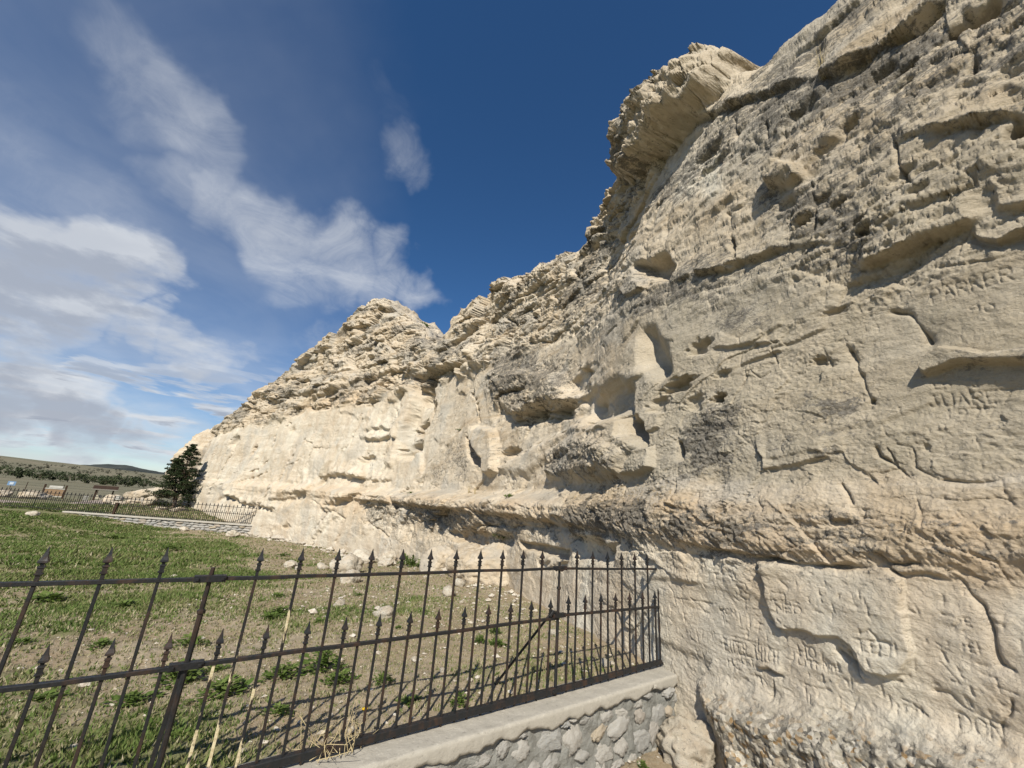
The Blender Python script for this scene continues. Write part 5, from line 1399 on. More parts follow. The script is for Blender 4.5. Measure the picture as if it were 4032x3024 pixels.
NEAR_STONES = [(0.051, -1.284, 0.099, 0.075), (0.178, -1.334, 0.136, 0.103), (0.388, -1.308, 0.168, 0.109), (0.595, -1.364, 0.158, 0.148), (0.591, -1.252, 0.077, 0.031), (0.520, -1.259, 0.079, 0.036), (0.718, -1.270, 0.142, 0.047), (0.922, -1.293, 0.120, 0.075), (1.054, -1.304, 0.109, 0.063), (0.842, -1.373, 0.158, 0.063), (1.053, -1.390, 0.230, 0.111), (0.877, -1.486, 0.159, 0.092), (1.064, -1.509, 0.130, 0.102), (1.293, -1.362, 0.143, 0.096), (1.262, -1.283, 0.099, 0.059), (1.488, -1.374, 0.147, 0.117), (1.466, -1.508, 0.164, 0.137), (1.280, -1.510, 0.160, 0.119), (1.622, -1.272, 0.126, 0.060), (1.760, -1.338, 0.170, 0.083), (0.413, -1.439, 0.146, 0.068), (0.680, -1.466, 0.128, 0.060), (-0.106, -1.309, 0.163, 0.056), (1.028, -1.583, 0.145, 0.050), (1.187, -1.592, 0.100, 0.074), (0.171, -1.246, 0.096, 0.033), (0.651, -1.540, 0.145, 0.050), (0.261, -1.427, 0.116, 0.048), (1.359, -1.247, 0.116, 0.036), (1.411, -1.614, 0.115, 0.040), (1.624, -1.622, 0.109, 0.041)]
for row in range(4):
    s = -2.5 + row * .04
    while s < .0:
        wd = rf.uniform(.10, .19)
        if not (row < 2 and s > -.25): NEAR_STONES.append((s, -1.285 - .092 * row + rf.gauss(0, .01), wd, rf.uniform(.07, .1)))
        s += wd + rf.uniform(.015, .05)
for s, z in ((.08, -1.42), (.10, -1.52), (.28, -1.53), (.47, -1.54), (.83, -1.57), (-.05, -1.40), (1.62, -1.40), (1.66, -1.50)):
    NEAR_STONES.append((s, z, rf.uniform(.09, .14), rf.uniform(.06, .09)))
for i, (s, z, a, b) in enumerate(NEAR_STONES):
    o = link('stone', stone_shapes[i % 9], None, near_wall)
    o.location = wl_(s, -.128 + .012, z)
    o.scale = (a * .70, rf.uniform(.034, .052) if i != 18 else .085, b * .76)
    o.rotation_euler = (rf.gauss(0, .1), rf.gauss(0, .12), rf.gauss(0, .15))

# ---------------------------------------------------------------- far wall and far fence
def far_pt(s, p, z): return Vector((FAR_A[0] + FAR_U[0] * s + FAR_N[0] * p, FAR_A[1] + FAR_U[1] * s + FAR_N[1] * p, z))
FARROT = math.atan2(FAR_U[1], FAR_U[0])
far_wall = empty('stone_wall', far_pt(8, 0, -2.4), FARROT)
tag(far_wall, 'low grey stone wall with concrete top across the far end of the yard', 'wall')
link('core', grid_slab('core', -5.8, 4.3, -.16, .16, -.25, .49, .12, .015, 8), MORTAR, far_wall)
link('coping', grid_slab('coping', -5.9, 4.3, -.24, .22, .475, .565, .07, .008, 9, .02), CONCRETE, far_wall)
fs_shapes = [rock_mesh('stone', 140 + i, 2, .3, 1.8, 1, 8) for i in range(7)]
for me in fs_shapes: me.materials.append(STONE)
rw = random.Random(4)
for row in range(4):
    s = -5.5 + .1 * row
    while s < 4.2:
        wd = rw.uniform(.18, .42)
        o = link('stone', rw.choice(fs_shapes), None, far_wall)
        o.location = (s + wd / 2, -.16, .045 + row * .118 + rw.gauss(0, .012))
        o.scale = (wd * .58, .085, rw.uniform(.055, .085))
        o.rotation_euler = (0, rw.gauss(0, .12), rw.gauss(0, .15))
        s += wd * .95
far_fence = empty('iron_fence', far_pt(8, 0, -1.835), FARROT)
tag(far_fence, 'thin dark iron picket fence standing on the far low wall', 'fence')
def far_picket(L):
    bm = bmesh.new()
    lathe4(bm, [(0, .009), (L - .12, .009), (L - .115, .014), (L - .09, .014), (L - .085, .010), (L - .075, .019), (L, .002)])
    me = bm_mesh('picket', bm); me.materials.append(IRON)
    return me
tallp, shortp = far_picket(.93), far_picket(.60)
for i in range(-14, 53):
    s = -8 + .2 * i + 1.2
    if s > 3.7: break
    for me, off in ((tallp, 0), (shortp, .1)):
        o = link('picket', me, None, far_fence)
        o.location = (s + off, 0, rw.gauss(0, .004))
        o.rotation_euler = (rw.gauss(0, .008), rw.gauss(0, .008), 0)
for z in (.06, .47, .80):
    bar_part('rail', [Vector((-10 + 1.37 * i, rw.gauss(0, .004), z)) for i in range(11)], .014, .011, IRON, far_fence)
for s in (-7.6, -5.5, -2.8, -.7, 1.4):
    bm = bmesh.new(); lathe4(bm, [(0, .016), (.86, .014)])
    link('post', bm_mesh('post', bm), IRON, far_fence).location = (s, .0, 0)
WOOD_DARK = Mat('dark_wood', .85, .2)
_n = WOOD_DARK.noise(5, 6, .6, None, .3, (1, 1, .12))
WOOD_DARK.color(WOOD_DARK.mix(_n, (.030, .018, .012), (.075, .045, .028)))
WOOD_DARK.bump(_n, .3, .01)
bm = bmesh.new(); box_bm(bm, (0, 0, .27), (.10, .08, .58)); box_bm(bm, (0, 0, .57), (.12, .10, .03))
o = link('stub_post', bm_mesh('stub_post', bm, False, .006), WOOD_DARK.m)
o.location = far_pt(4.42, -.06, -1.84); o.rotation_euler = (0, .06, FARROT)
tag(o, 'short thick black post among the pickets of the far fence', 'post')

# ---------------------------------------------------------------- foliage helpers
def spray(clumps, per, size, seed, flat=.6):
    """leaf-sized triangles scattered round clump centres: arrays of verts, faces, tint"""
    rs = np.random.RandomState(seed)
    C = np.repeat(np.array([c[:3] for c in clumps]), per, 0); Rr = np.repeat(np.array([c[3] for c in clumps]), per)
    n = len(C)
    d = rs.normal(size=(n, 3)); d /= np.linalg.norm(d, axis=1, keepdims=True)
    P = C + d * (Rr * rs.uniform(.15, 1, n) ** .6)[:, None] * np.array([1, 1, flat])
    a = rs.normal(size=(n, 3)); a /= np.linalg.norm(a, axis=1, keepdims=True)
    b = np.cross(a, rs.normal(size=(n, 3))); b /= np.linalg.norm(b, axis=1, keepdims=True)
    s = (size * rs.uniform(.6, 1.4, n))[:, None]
    V = np.stack([P - a * s, P + b * s * .7, P + a * s, P - b * s * .7], 1).reshape(-1, 3)
    F = np.arange(len(V)).reshape(-1, 4)
    cl = np.repeat(rs.rand(len(clumps)), per)
    T = np.repeat(np.clip(.5 * cl + .5 * rs.rand(n), 0, 1), 4)
    return V, F, T
def foliage(name, clumps, per, size, seed, mat, parent, flat=.6):
    V, F, T = spray(clumps, per, size, seed, flat)
    me = np_mesh(name, V, F, False)
    set_attr(me, 'tint', np.stack([T, T, T, np.ones_like(T)], -1))
    return link(name, me, mat, parent)
def limb_mesh(name, chains, seg=6):
    """tapered limbs: list of [(point, radius), ...]"""
    bm = bmesh.new()
    for ch in chains:
        prev = None
        for i, (p, r) in enumerate(ch):
            a = Vector(ch[max(0, i - 1)][0]); b = Vector(ch[min(len(ch) - 1, i + 1)][0])
            d = (b - a).normalized()
            q = d.orthogonal().normalized(); w2 = d.cross(q)
            ring = [bm.verts.new(Vector(p) + (q * math.cos(2 * math.pi * j / seg) + w2 * math.sin(2 * math.pi * j / seg)) * r) for j in range(seg)]
            if prev:
                for j in range(seg): bm.faces.new((prev[j], prev[(j + 1) % seg], ring[(j + 1) % seg], ring[j]))
            prev = ring
        bm.faces.new(prev)
    return bm_mesh(name, bm, True)
BARK = Mat('bark', .9, .1)
_n = BARK.noise(9, 6, .6, None, .2, (1, 1, .2))
BARK.color(BARK.mix(_n, (.060, .042, .030), (.16, .12, .09)))
BARK.bump(_n, .6, .03)

# ---------------------------------------------------------------- cedar by the end of the cliff
CEDAR = leaf_material('cedar_foliage', [(0, (.010, .018, .006)), (.5, (.022, .036, .012)), (.8, (.040, .058, .018)), (1, (.075, .085, .030))], .08)
cx, cy = -19.85, 25.60
cz = ground_z(cx, cy)
cedar = empty('cedar_tree', (cx, cy, cz))
tag(cedar, 'dark green cedar tree growing at the far foot of the cliff', 'tree')
rc = random.Random(12)
chains, clumps = [], []
ax = Vector((.80, .60, 0))                                    # sideways as seen across the yard
def leader(base, top, r0, wide, n, low=.12):
    base, top = Vector(base), Vector(top)
    chains.append([(base.lerp(top, u) + Vector((rc.gauss(0, .02), rc.gauss(0, .02), 0)), r0 * (1 - .92 * u)) for u in (0, .15, .3, .45, .6, .75, .9, 1)])
    for i in range(n):
        u = low + (1 - low) * (i / (n - 1)) ** .9
        p = base.lerp(top, u)
        ang = i * 2.4 + rc.gauss(0, .3)
        L = wide * (1 - u) ** .75 * rc.uniform(.65, 1.15) + .10
        tip = p + Vector((math.cos(ang) * L, math.sin(ang) * L, L * rc.uniform(.05, .30)))
        chains.append([(p, .022 * (1 - u) + .006), (p.lerp(tip, .5) + Vector((0, 0, -.02)), .012), (tip, .004)])
        for q in range(4):
            f = .30 + .70 * (q + 1) / 4
            c = p.lerp(tip, f)
            clumps.append((c.x + rc.gauss(0, .05), c.y + rc.gauss(0, .05), c.z + rc.gauss(0, .03), (.10 + .16 * (1 - u)) * rc.uniform(.6, 1.3)))
leader((0, 0, -.1), (.02, -.02, 3.85), .10, 1.45, 78, .03)
leader((-.05, .0, .3), (-.50 * .8, -.50 * .6, 2.85), .06, 1.0, 50, .10)
link('trunk', limb_mesh('trunk', chains), BARK.m, cedar)
foliage('crown', clumps, 44, .034, 5, CEDAR, cedar, .55)

# ---------------------------------------------------------------- fallen boulders and the outcrop behind the cedar
PALE_ROCK = rock_material('pale_boulder')
def boulder(label, x, y, size, seed, squash=.7, stretch=1.2, group=None, sink=.25, name='boulder', cat='boulder', sub=4, pale=0.0):
    me = rock_mesh(name, seed, sub, .34, 1.6, 1, 9)
    n = len(me.vertices); one = np.ones(n)
    set_attr(me, 'zone_a', np.stack([one * .30, one * 0, one * pale, one], -1)); set_attr(me, 'zone_b', np.stack([one * 0, one * 0, one * 0, one], -1))
    o = link(name, me, PALE_ROCK)
    rr = random.Random(seed)
    o.scale = (size * .5 * stretch, size * .5, size * .5 * squash)
    o.rotation_euler = (rr.gauss(0, .15), rr.gauss(0, .15), rr.uniform(0, 6.28))
    o.location = (x, y, ground_z(x, y) + size * .5 * squash * (1 - 2 * sink))
    tag(o, label, cat, group)
    return o
outcrop = link('outcrop', crag_mesh('outcrop', (-29.3, 38.0, 1.0), (-25.8, 39.2, 1.3), 2.6, 3.9, 61, 6, .22, .05, 10, .4), ROCK)
tag(outcrop, 'pale rock outcrop rising behind the cedar beyond the end of the cliff', 'outcrop')
slab = crag_mesh('boulder', (-25.6, 28.7, -1.15), (-23.2, 30.2, -.55), .55, .40, 63, 5, .22, .04, 10, .5)
tag(link('boulder', slab, ROCK), 'large tilted grey slab leaning in the fallen rocks left of the cedar', 'boulder', 'fallen rocks around the cedar')
G1 = 'fallen rocks around the cedar'
boulder('tan boulder lying at the left end of the rockfall by the cedar', -26.4, 30.0, 1.1, 301, .6, 1.5, G1)
boulder('grey boulder below the tilted slab beside the cedar', -23.4, 27.6, 1.2, 302, .55, 1.5, G1)
boulder('bright white boulder at the left edge of the cedar foliage', -21.6, 26.0, .95, 303, .9, 1.0, G1)
boulder('flat stone half sunk in turf in front of the rockfall', -24.3, 26.9, .8, 304, .4, 1.8, G1)
boulder('small white rock at the foot of the cedar trunk', -20.05, 24.9, .55, 305, .6, 1.3, G1)
boulder('pale block between the cedar and the cliff foot', -19.0, 24.9, .6, 306, .7, 1.4, G1)
boulder('round grey boulder beside the roofed shelter', -33.2, 36.0, 1.3, 307, .8, 1.0, G1)
boulder('low brown boulder between shelter and rockfall', -28.6, 30.9, .9, 308, .6, 1.4, G1)
boulder('long pale boulder right of the notice board path', -35.6, 32.3, 1.3, 309, .6, 1.7, 'boulders along the path')
boulder('rounded pale boulder left of the notice board path', -36.9, 31.3, .9, 310, .8, 1.1, 'boulders along the path')

# ---------------------------------------------------------------- notice board, shelter and small signs
def paint(name, col, rough=.6, var=.12):
    m = Mat(name, rough, .3)
    n = m.noise(6, 5, .6)
    m.color(m.mix(m.rng(n, .3, .7), tuple(x * (1 - var) for x in col), tuple(min(1, x * (1 + var)) for x in col)))
    return m.m
WHITE, TAN, CREAM, BLUE = paint('white_paint', (.62, .60, .54)), paint('tan_board', (.33, .22, .13)), paint('cream_panel', (.52, .48, .36)), paint('blue_sign', (.22, .36, .55))
def part_box(name, boxes, mat, parent, bevel=.006):
    bm = bmesh.new()
    for c, s, *rt in boxes: box_bm(bm, c, s, Euler(rt[0]).to_matrix() if rt else None)
    return link(name, bm_mesh(name, bm, False, bevel), mat, parent)
bx_, by_ = -37.9, 35.6
board = empty('notice_board', (bx_, by_, ground_z(bx_, by_)), R(43))
tag(board, 'brown notice board on two dark posts beyond the far fence', 'sign board')
for s in (-1, 1): part_box('post', [((s * .62, 0, .52), (.12, .12, 1.15))], WOOD_DARK.m, board)
part_box('panel', [((0, -.02, .46), (1.08, .05, .56))], TAN, board)
part_box('rail', [((0, -.03, .77), (1.16, .07, .06))], WHITE, board); part_box('rail', [((0, -.03, .15), (1.10, .07, .06))], WHITE, board)
part_box('header', [((.03, 0, .92), (.80, .10, .18))], WHITE, board)
hx, hy = -35.8, 37.8
sh = empty('shelter', (hx, hy, ground_z(hx, hy)), R(43))
tag(sh, 'small dark wooden shelter with slanted roof over an information panel', 'shelter')
for x, y in ((-.55, -.35), (.55, -.35), (-.55, .45), (.55, .45)): part_box('post', [((x, y, .52), (.11, .11, 1.12))], WOOD_DARK.m, sh)
part_box('roof', [((0, -.42, 1.13), (1.65, 1.05, .05), (.30, 0, 0)), ((0, .47, 1.12), (1.65, .90, .05), (-.34, 0, 0))], WOOD_DARK.m, sh)
part_box('fascia', [((0, -.94, .985), (1.67, .03, .09))], paint('weathered_fascia', (.26, .24, .20)), sh)
part_box('side_wall', [((.57, .05, .45), (.05, .70, .90))], WOOD_DARK.m, sh)
part_box('panel', [((-.28, -.38, .34), (.42, .04, .34))], CREAM, sh)
cn = empty('waste_bin', (-35.1, 35.6, ground_z(-35.1, 35.6)), R(43))
tag(cn, 'small pale waste bin standing left of the shelter', 'bin')
part_box('body', [((0, 0, .18), (.30, .28, .34))], paint('grey_bin', (.30, .29, .25)), cn); part_box('lid', [((0, 0, .38), (.34, .32, .06))], WHITE, cn)
wb = empty('meter_box', (-29.6, 32.5, ground_z(-29.6, 32.5)), R(43))
tag(wb, 'small white box on a post in front of the rockfall', 'box')
part_box('post', [((0, 0, .22), (.05, .05, .5))], WOOD_DARK.m, wb); part_box('case', [((0, 0, .52), (.26, .18, .26))], WHITE, wb); part_box('lid', [((0, -.01, .67), (.30, .22, .04))], WHITE, wb)
bs = empty('road_sign', (-57.0, 48.7, ground_z(-57.0, 48.7)), R(47))
tag(bs, 'blue and white sign on a thin post near the road', 'sign')
part_box('post', [((0, 0, .42), (.05, .05, .95))], WOOD_DARK.m, bs); part_box('plate', [((0, -.03, .82), (.62, .02, .46))], BLUE, bs); part_box('symbol', [((0, -.05, .82), (.30, .015, .26))], paint('white_symbol', (.70, .76, .80)), bs)

# wire fence in the meadow beyond the path
wf = empty('wire_fence', (-50, 50, ground_z(-50, 50)))
tag(wf, 'sagging wire fence crossing the meadow behind the notice board', 'fence')
wp = []
for i in range(17):
    u = i / 16
    x, y = -78 + 50 * u, 44 + 22 * u
    z = ground_z(x, y)
    wp.append(Vector((x + 50, y - 50, z - ground_z(-50, 50))))
    bm = bmesh.new(); lathe4(bm, [(-.1, .04), (1.15, .035)], 6, 0)
    link('post', bm_mesh('post', bm), WOOD_DARK.m, wf).location = wp[-1]
for h in (.45, .75, 1.05): bar_part('wire', [p + Vector((0, 0, h)) for p in wp], .008, .008, IRON, wf)

# ---------------------------------------------------------------- trees and scrub of the valley, mountains
GREEN_TREE = leaf_material('valley_foliage', [(0, (.034, .048, .020)), (.5, (.060, .078, .034)), (1, (.105, .120, .058))], .1)
SCRUB = leaf_material('scrub_foliage', [(0, (.026, .028, .016)), (.6, (.048, .050, .028)), (1, (.085, .080, .050))], .05)
rt = random.Random(33)
def valley_tree(name, label, x, y, w, h, mat, group, cat='tree', n=26, per=22, size=None):
    z = ground_z(x, y)
    root = empty(name, (x, y, z))
    tag(root, label, cat, group)
    cl, ch = [], []
    ch.append([((0, 0, -.2), h * .035), ((rt.gauss(0, .05) * w, 0, h * .35), h * .028), ((rt.gauss(0, .08) * w, rt.gauss(0, .08) * w, h * .8), h * .008)])
    for i in range(n):
        a, u = rt.uniform(0, 6.28), rt.random()
        zz = h * (.18 + .74 * u)
        rad = w * .5 * math.sin(math.pi * min(1, .18 + .78 * (1 - u) + .04)) ** .7 * rt.uniform(.25, 1)
        c = (math.cos(a) * rad, math.sin(a) * rad, zz)
        cl.append((*c, h * rt.uniform(.16, .30)))
        if i % 4 == 0: ch.append([((0, 0, zz * .6), h * .012), (c, h * .004)])
    link('trunk', limb_mesh('trunk', ch, 5), BARK.m, root)
    foliage('crown', cl, per, size or h * .06, rt.randrange(9999), mat, root, .8)
    return root
GV = 'trees along the valley bottom'
rows = [('leafy green tree at the left edge of the valley tree line', -233, 190, 15, 5.0), ('broad green tree second from the left in the valley tree line', -227.5, 195.5, 14, 5.4), ('dense dark green tree behind the road sign', -221, 199, 13, 4.8),
        ('dark tree above and left of the notice board', -222, 206, 14, 4.4), ('wide dark green tree directly above the notice board', -214, 205, 15, 4.6), ('dark rounded tree right above the notice board', -208, 209, 14, 4.6),
        ('darkest low tree ending the left stretch of the tree line', -203, 212, 13, 4.3), ('pale green willow between the two stretches of the tree line', -197, 206, 13, 3.8), ('dark green tree behind the shelter roof', -190, 204, 13, 4.8),
        ('tall leafy tree just right of the shelter roof', -186, 207, 13, 5.3), ('broad tree left of the rockfall in the tree line', -181.5, 211, 14, 4.6), ('low tree at the right end of the tree line behind the rockfall', -175, 214, 14, 3.4)]
for i, (lb, x, y, w_, h_) in enumerate(rows): valley_tree('valley_tree', lb, x, y, w_, h_, GREEN_TREE, GV, n=34, per=30)
GS = 'dark bushes dotted over the hillside'
def hill_bush(x1, y1, r, w_, h_, label):
    a = math.radians(x1)
    valley_tree('hill_bush', label, math.sin(a) * r, math.cos(a) * r, w_, h_, SCRUB, GS, 'bush', 12, 24)
for i in range(26):
    az = -51.5 + 12.0 * (i + rt.uniform(-.4, .4)) / 26
    hill_bush(az, 0, rt.uniform(620, 1000), rt.uniform(8, 20), rt.uniform(3.5, 6), 'dark juniper bush dotting the dry hillside far across the valley')
def ridge_mesh():
    az = np.linspace(-62, -10, 260)
    prof = np.interp(az, [-62, -50, -46.5, -45.3, -44.6, -43.9, -43.2, -42.7, -42.0, -41.1, -40.2, -39.4, -38, -30, -10], [.2, .5, .86, .98, 1.14, 1.25, 1.27, 1.33, 1.24, 1.07, .98, .88, .8, .5, .3])
    prof = prof + .03 * fbm(az * 3, az * 0, 3, 9)
    V, F = [], []
    rr = np.linspace(6200, 9000, 12)
    for a, p in zip(az, prof):
        for j, r in enumerate(rr):
            u = min(1, j / 8)
            h = math.tan(math.radians(p)) * 8000 * (u ** .8) - 40 * (1 - u) + (25 * float(perlin(a * 4, j * .9, 3))) * u * (1 - u) * 3
            if j > 8: h *= 1 - .15 * (j - 8)
            V.append((math.sin(math.radians(a)) * r, math.cos(math.radians(a)) * r, h))
    n = len(rr)
    for i in range(len(az) - 1):
        for j in range(n - 1):
            q = i * n + j
            F.append((q, q + n, q + n + 1, q + 1))
    return np_mesh('mountains', np.array(V), np.array(F))
MTN = Mat('mountain_pines', .95, .05)
MTN.color(MTN.ramp(MTN.noise(.0022, 6, .6), [(.35, (.045, .052, .048)), (.6, (.075, .080, .070)), (.75, (.12, .115, .095))]))
tag(link('mountains', ridge_mesh(), MTN.m), kind='structure')

# ---------------------------------------------------------------- stones in the yard
GR = 'white rocks lying in the yard'
for i, (x, y, s, lb) in enumerate([
    (-5.21, 11.07, .34, 'white rock standing in the grass behind the third spear tip from the post'),
    (-4.95, 10.90, .17, 'small white stone touching the white rock in the grass'),
    (-3.52, 10.06, .72, 'largest white boulder in the middle of the yard'),
    (-2.76, 8.26, .40, 'white rock in front of the largest boulder'),
    (-4.00, 13.00, .70, 'jagged white boulder close to the foot of the cliff'),
    (-3.45, 13.60, .62, 'long pale boulder leaning against the cliff foot beside the weeds'),
    (-3.10, 12.00, .42, 'broken white stone between the boulders and the weeds'),
    (-2.03, 5.87, .17, 'flat white stone seen above the lower rail'),
    (-1.33, 5.48, .24, 'square white rock in the bare ground of the middle yard'),
    (-.75, 7.13, .26, 'white rock lying below the big rounded boulder'),
    (-4.53, 11.31, .30, 'flat pale stone beside the largest boulder'),
    (-.48, 6.48, .075, 'small white stone on bare soil right of the middle'),
    (-.68, 8.00, .22, 'flat tan stone leaning at the foot of the big rounded boulder'),
    (-.35, 3.50, .055, 'square white stone close behind the fence pickets'),
    (.65, 4.82, .11, 'white stone seen beside the raking fence stay'),
    (.95, 3.82, .10, 'white stone near the fence corner by the cliff'),
    (-21.35, 19.55, .42, 'flat pale stone in the grass near the far left'),
    (-12.44, 20.05, .55, 'white rock at the end of the far wall by the cliff'),
    (-15.9, 21.6, .40, 'tan stone lying at the foot of the far wall'),
    (-6.23, 8.58, .12, 'small white stone in the grass left of the fence post')]):
    boulder(lb, x, y, s, 400 + i, .72, 1.15, GR, .22, 'rock', 'rock', 4 if s > .3 else 3, .8)
BIG = crag_mesh('boulder', (-.70, 9.7, -1.30), (.30, 8.6, -1.25), .80, .70, 71, 6, .16, .0, 9, .25)
tag(link('boulder', BIG, ROCK), 'big smooth rounded white boulder set against the cliff below the overhang', 'boulder')
BIG2 = crag_mesh('boulder', (-1.60, 10.8, -1.45), (-1.25, 10.4, -1.40), .45, .45, 72, 5, .16, .0, 9, .5)
tag(link('boulder', BIG2, ROCK), 'grey boulder half hidden by green weeds left of the big rounded boulder', 'boulder')

boulder('pale lichen spotted rock wedged between the near wall end and the cliff', 1.47, 3.42, .42, 460, .9, 1.0, None, .30, 'rock', 'rock', 5, .5)
# pebbles: one mass
def pebble_mesh():
    rs = np.random.RandomState(9)
    n = 3600
    a = np.radians(rs.uniform(-52, 22, n)); r = np.where(rs.rand(n) < .75, np.sqrt(rs.uniform(2.2 ** 2, 8 ** 2, n)), rs.uniform(8, 18, n))
    x, y = r * np.sin(a), r * np.cos(a)
    side = np.interp(y, PLAN[:, 1], PLAN[:, 0]) - x
    ok = in_yard(x, y) & (rs.rand(n) < np.clip(1.25 - side / 5.5, .10, 1))
    # a few below the wall, outside
    x2, y2 = rs.uniform(.6, 1.7, 120), rs.uniform(2.7, 3.6, 120)
    # broken rock along the foot of the cliff
    tq = rs.uniform(15.0, 36, 900); bxq, byq, nxq, nyq = plan(tq)
    oq = -np.abs(rs.normal(0, .45, 900)) - .05
    x3, y3 = bxq + nxq * oq, byq + nyq * oq
    big = np.r_[np.ones(ok.sum() + 120), rs.lognormal(math.log(1.7), .5, 900)]
    x, y = np.r_[x[ok], x2, x3], np.r_[y[ok], y2, y3]
    z = terrain_all(x, y)
    oc = np.array([(1, 0, 0), (0, 1, 0), (-1, 0, 0), (0, -1, 0), (0, 0, 1), (0, 0, -1), (.7, .7, .5), (-.7, .6, .55)], float)
    base_f = np.array([(0, 6, 4), (6, 1, 4), (1, 7, 4), (7, 2, 4), (2, 3, 4), (3, 0, 4), (0, 1, 6), (1, 2, 7), (1, 0, 5), (2, 1, 5), (3, 2, 5), (0, 3, 5)])
    s = rs.lognormal(math.log(.0065), .55, len(x)) * (1 + .06 * np.hypot(x, y)) * big
    th = rs.uniform(0, 6.28, len(x))
    V = oc[None] * rs.uniform(.6, 1.3, (len(x), 8, 1)) * s[:, None, None] * np.array([1.2, .9, .65])
    c, sn = np.cos(th)[:, None], np.sin(th)[:, None]
    V = np.stack([V[..., 0] * c - V[..., 1] * sn + x[:, None], V[..., 0] * sn + V[..., 1] * c + y[:, None], V[..., 2] + z[:, None] + s[:, None] * .3], -1)
    F = base_f[None] + (np.arange(len(x)) * 8)[:, None, None]
    return np_mesh('pebbles', V.reshape(-1, 3), F.reshape(-1, 3), False)
PEB = Mat('pebble_stone', .9, .15)
PEB.color(PEB.ramp(PEB.noise(30, 3, .5), [(.35, (.36, .31, .24)), (.55, (.52, .47, .39)), (.7, (.64, .60, .53))]))
tag(link('pebbles', pebble_mesh(), PEB.m), 'white pebbles and stone chips scattered over the yard', 'pebbles', kind='stuff')

# ---------------------------------------------------------------- weeds
WEED = leaf_material('weed_leaves', [(0, (.085, .140, .028)), (.5, (.140, .200, .045)), (1, (.225, .275, .085))], .3)
STRAW = Mat('straw', .8, .2)
STRAW.color(STRAW.mix(STRAW.noise(20, 3), (.42, .33, .17), (.60, .50, .30)))
rwd = random.Random(77)
def weed_mesh(seed, tall=.6, n=70):
    """rosette of lobed leaves on stems, about 1 m across (scaled when placed)"""
    rs = random.Random(seed)
    V, F, T = [], [], []
    for i in range(n):
        a, u = rs.uniform(0, 6.28), rs.random()
        rad = .62 * u ** .6 * rs.uniform(.5, 1) * (1 + .45 * math.sin(a * 2 + seed) + .3 * math.sin(a * 5 + seed * 2))
        base = Vector((math.cos(a) * rad * .7, math.sin(a) * rad * .7, tall * (1 - u * .75) * rs.uniform(.25, .9)))
        L = rs.uniform(.08, .19); w_ = L * rs.uniform(.20, .36)
        d = Vector((math.cos(a + rs.gauss(0, .7)), math.sin(a + rs.gauss(0, .7)), rs.uniform(-.1, .7))).normalized()
        sd = d.cross(Vector((0, 0, 1))).normalized()
        up_ = sd.cross(d)
        k0 = len(V)
        for f, ww, lift in ((0, .12, 0), (.35, 1, .04), (.7, .75, .02), (1, .05, -.06)):
            for s_ in (-1, 1): V.append(base + d * L * f + sd * w_ * ww * s_ + up_ * (L * lift + abs(s_) * L * .05))
        for j in range(3): F.append((k0 + 2 * j, k0 + 2 * j + 1, k0 + 2 * j + 3, k0 + 2 * j + 2))
        t = min(1, max(0, base.z / tall * .7 + rs.gauss(.1, .15)))
        T += [t] * 8
    me = np_mesh('leaves', np.array([v[:] for v in V]), np.array(F), False)
    T = np.array(T); set_attr(me, 'tint', np.stack([T, T, T, np.ones_like(T)], -1))
    me.materials.append(WEED)
    st = limb_mesh('stem', [[((0, 0, -.05), .015), ((rs.gauss(0, .08), rs.gauss(0, .08), tall * .5), .010), ((rs.gauss(0, .16), rs.gauss(0, .16), tall * .85), .004)] for _ in range(6)], 4)
    st.materials.append(WEED)
    return me, st
weed_kinds = [weed_mesh(500 + i, t, n) for i, (t, n) in enumerate(((.38, 170), (.28, 150), (.55, 190), (.20, 150)))]
WG = 'leafy green weeds in the yard'
def weed(x, y, s, label, kind=None, z=None):
    k_ = rwd.randrange(4) if kind is None else kind
    root = empty('weed', (x, y, (ground_z(x, y) if z is None else z) - .01), rwd.uniform(0, 6.28))
    root.scale = (s, s, s)
    lf, st = weed_kinds[k_]
    link('leaves', lf, None, root); link('stem', st, None, root)
    tag(root, label, 'weed', WG)
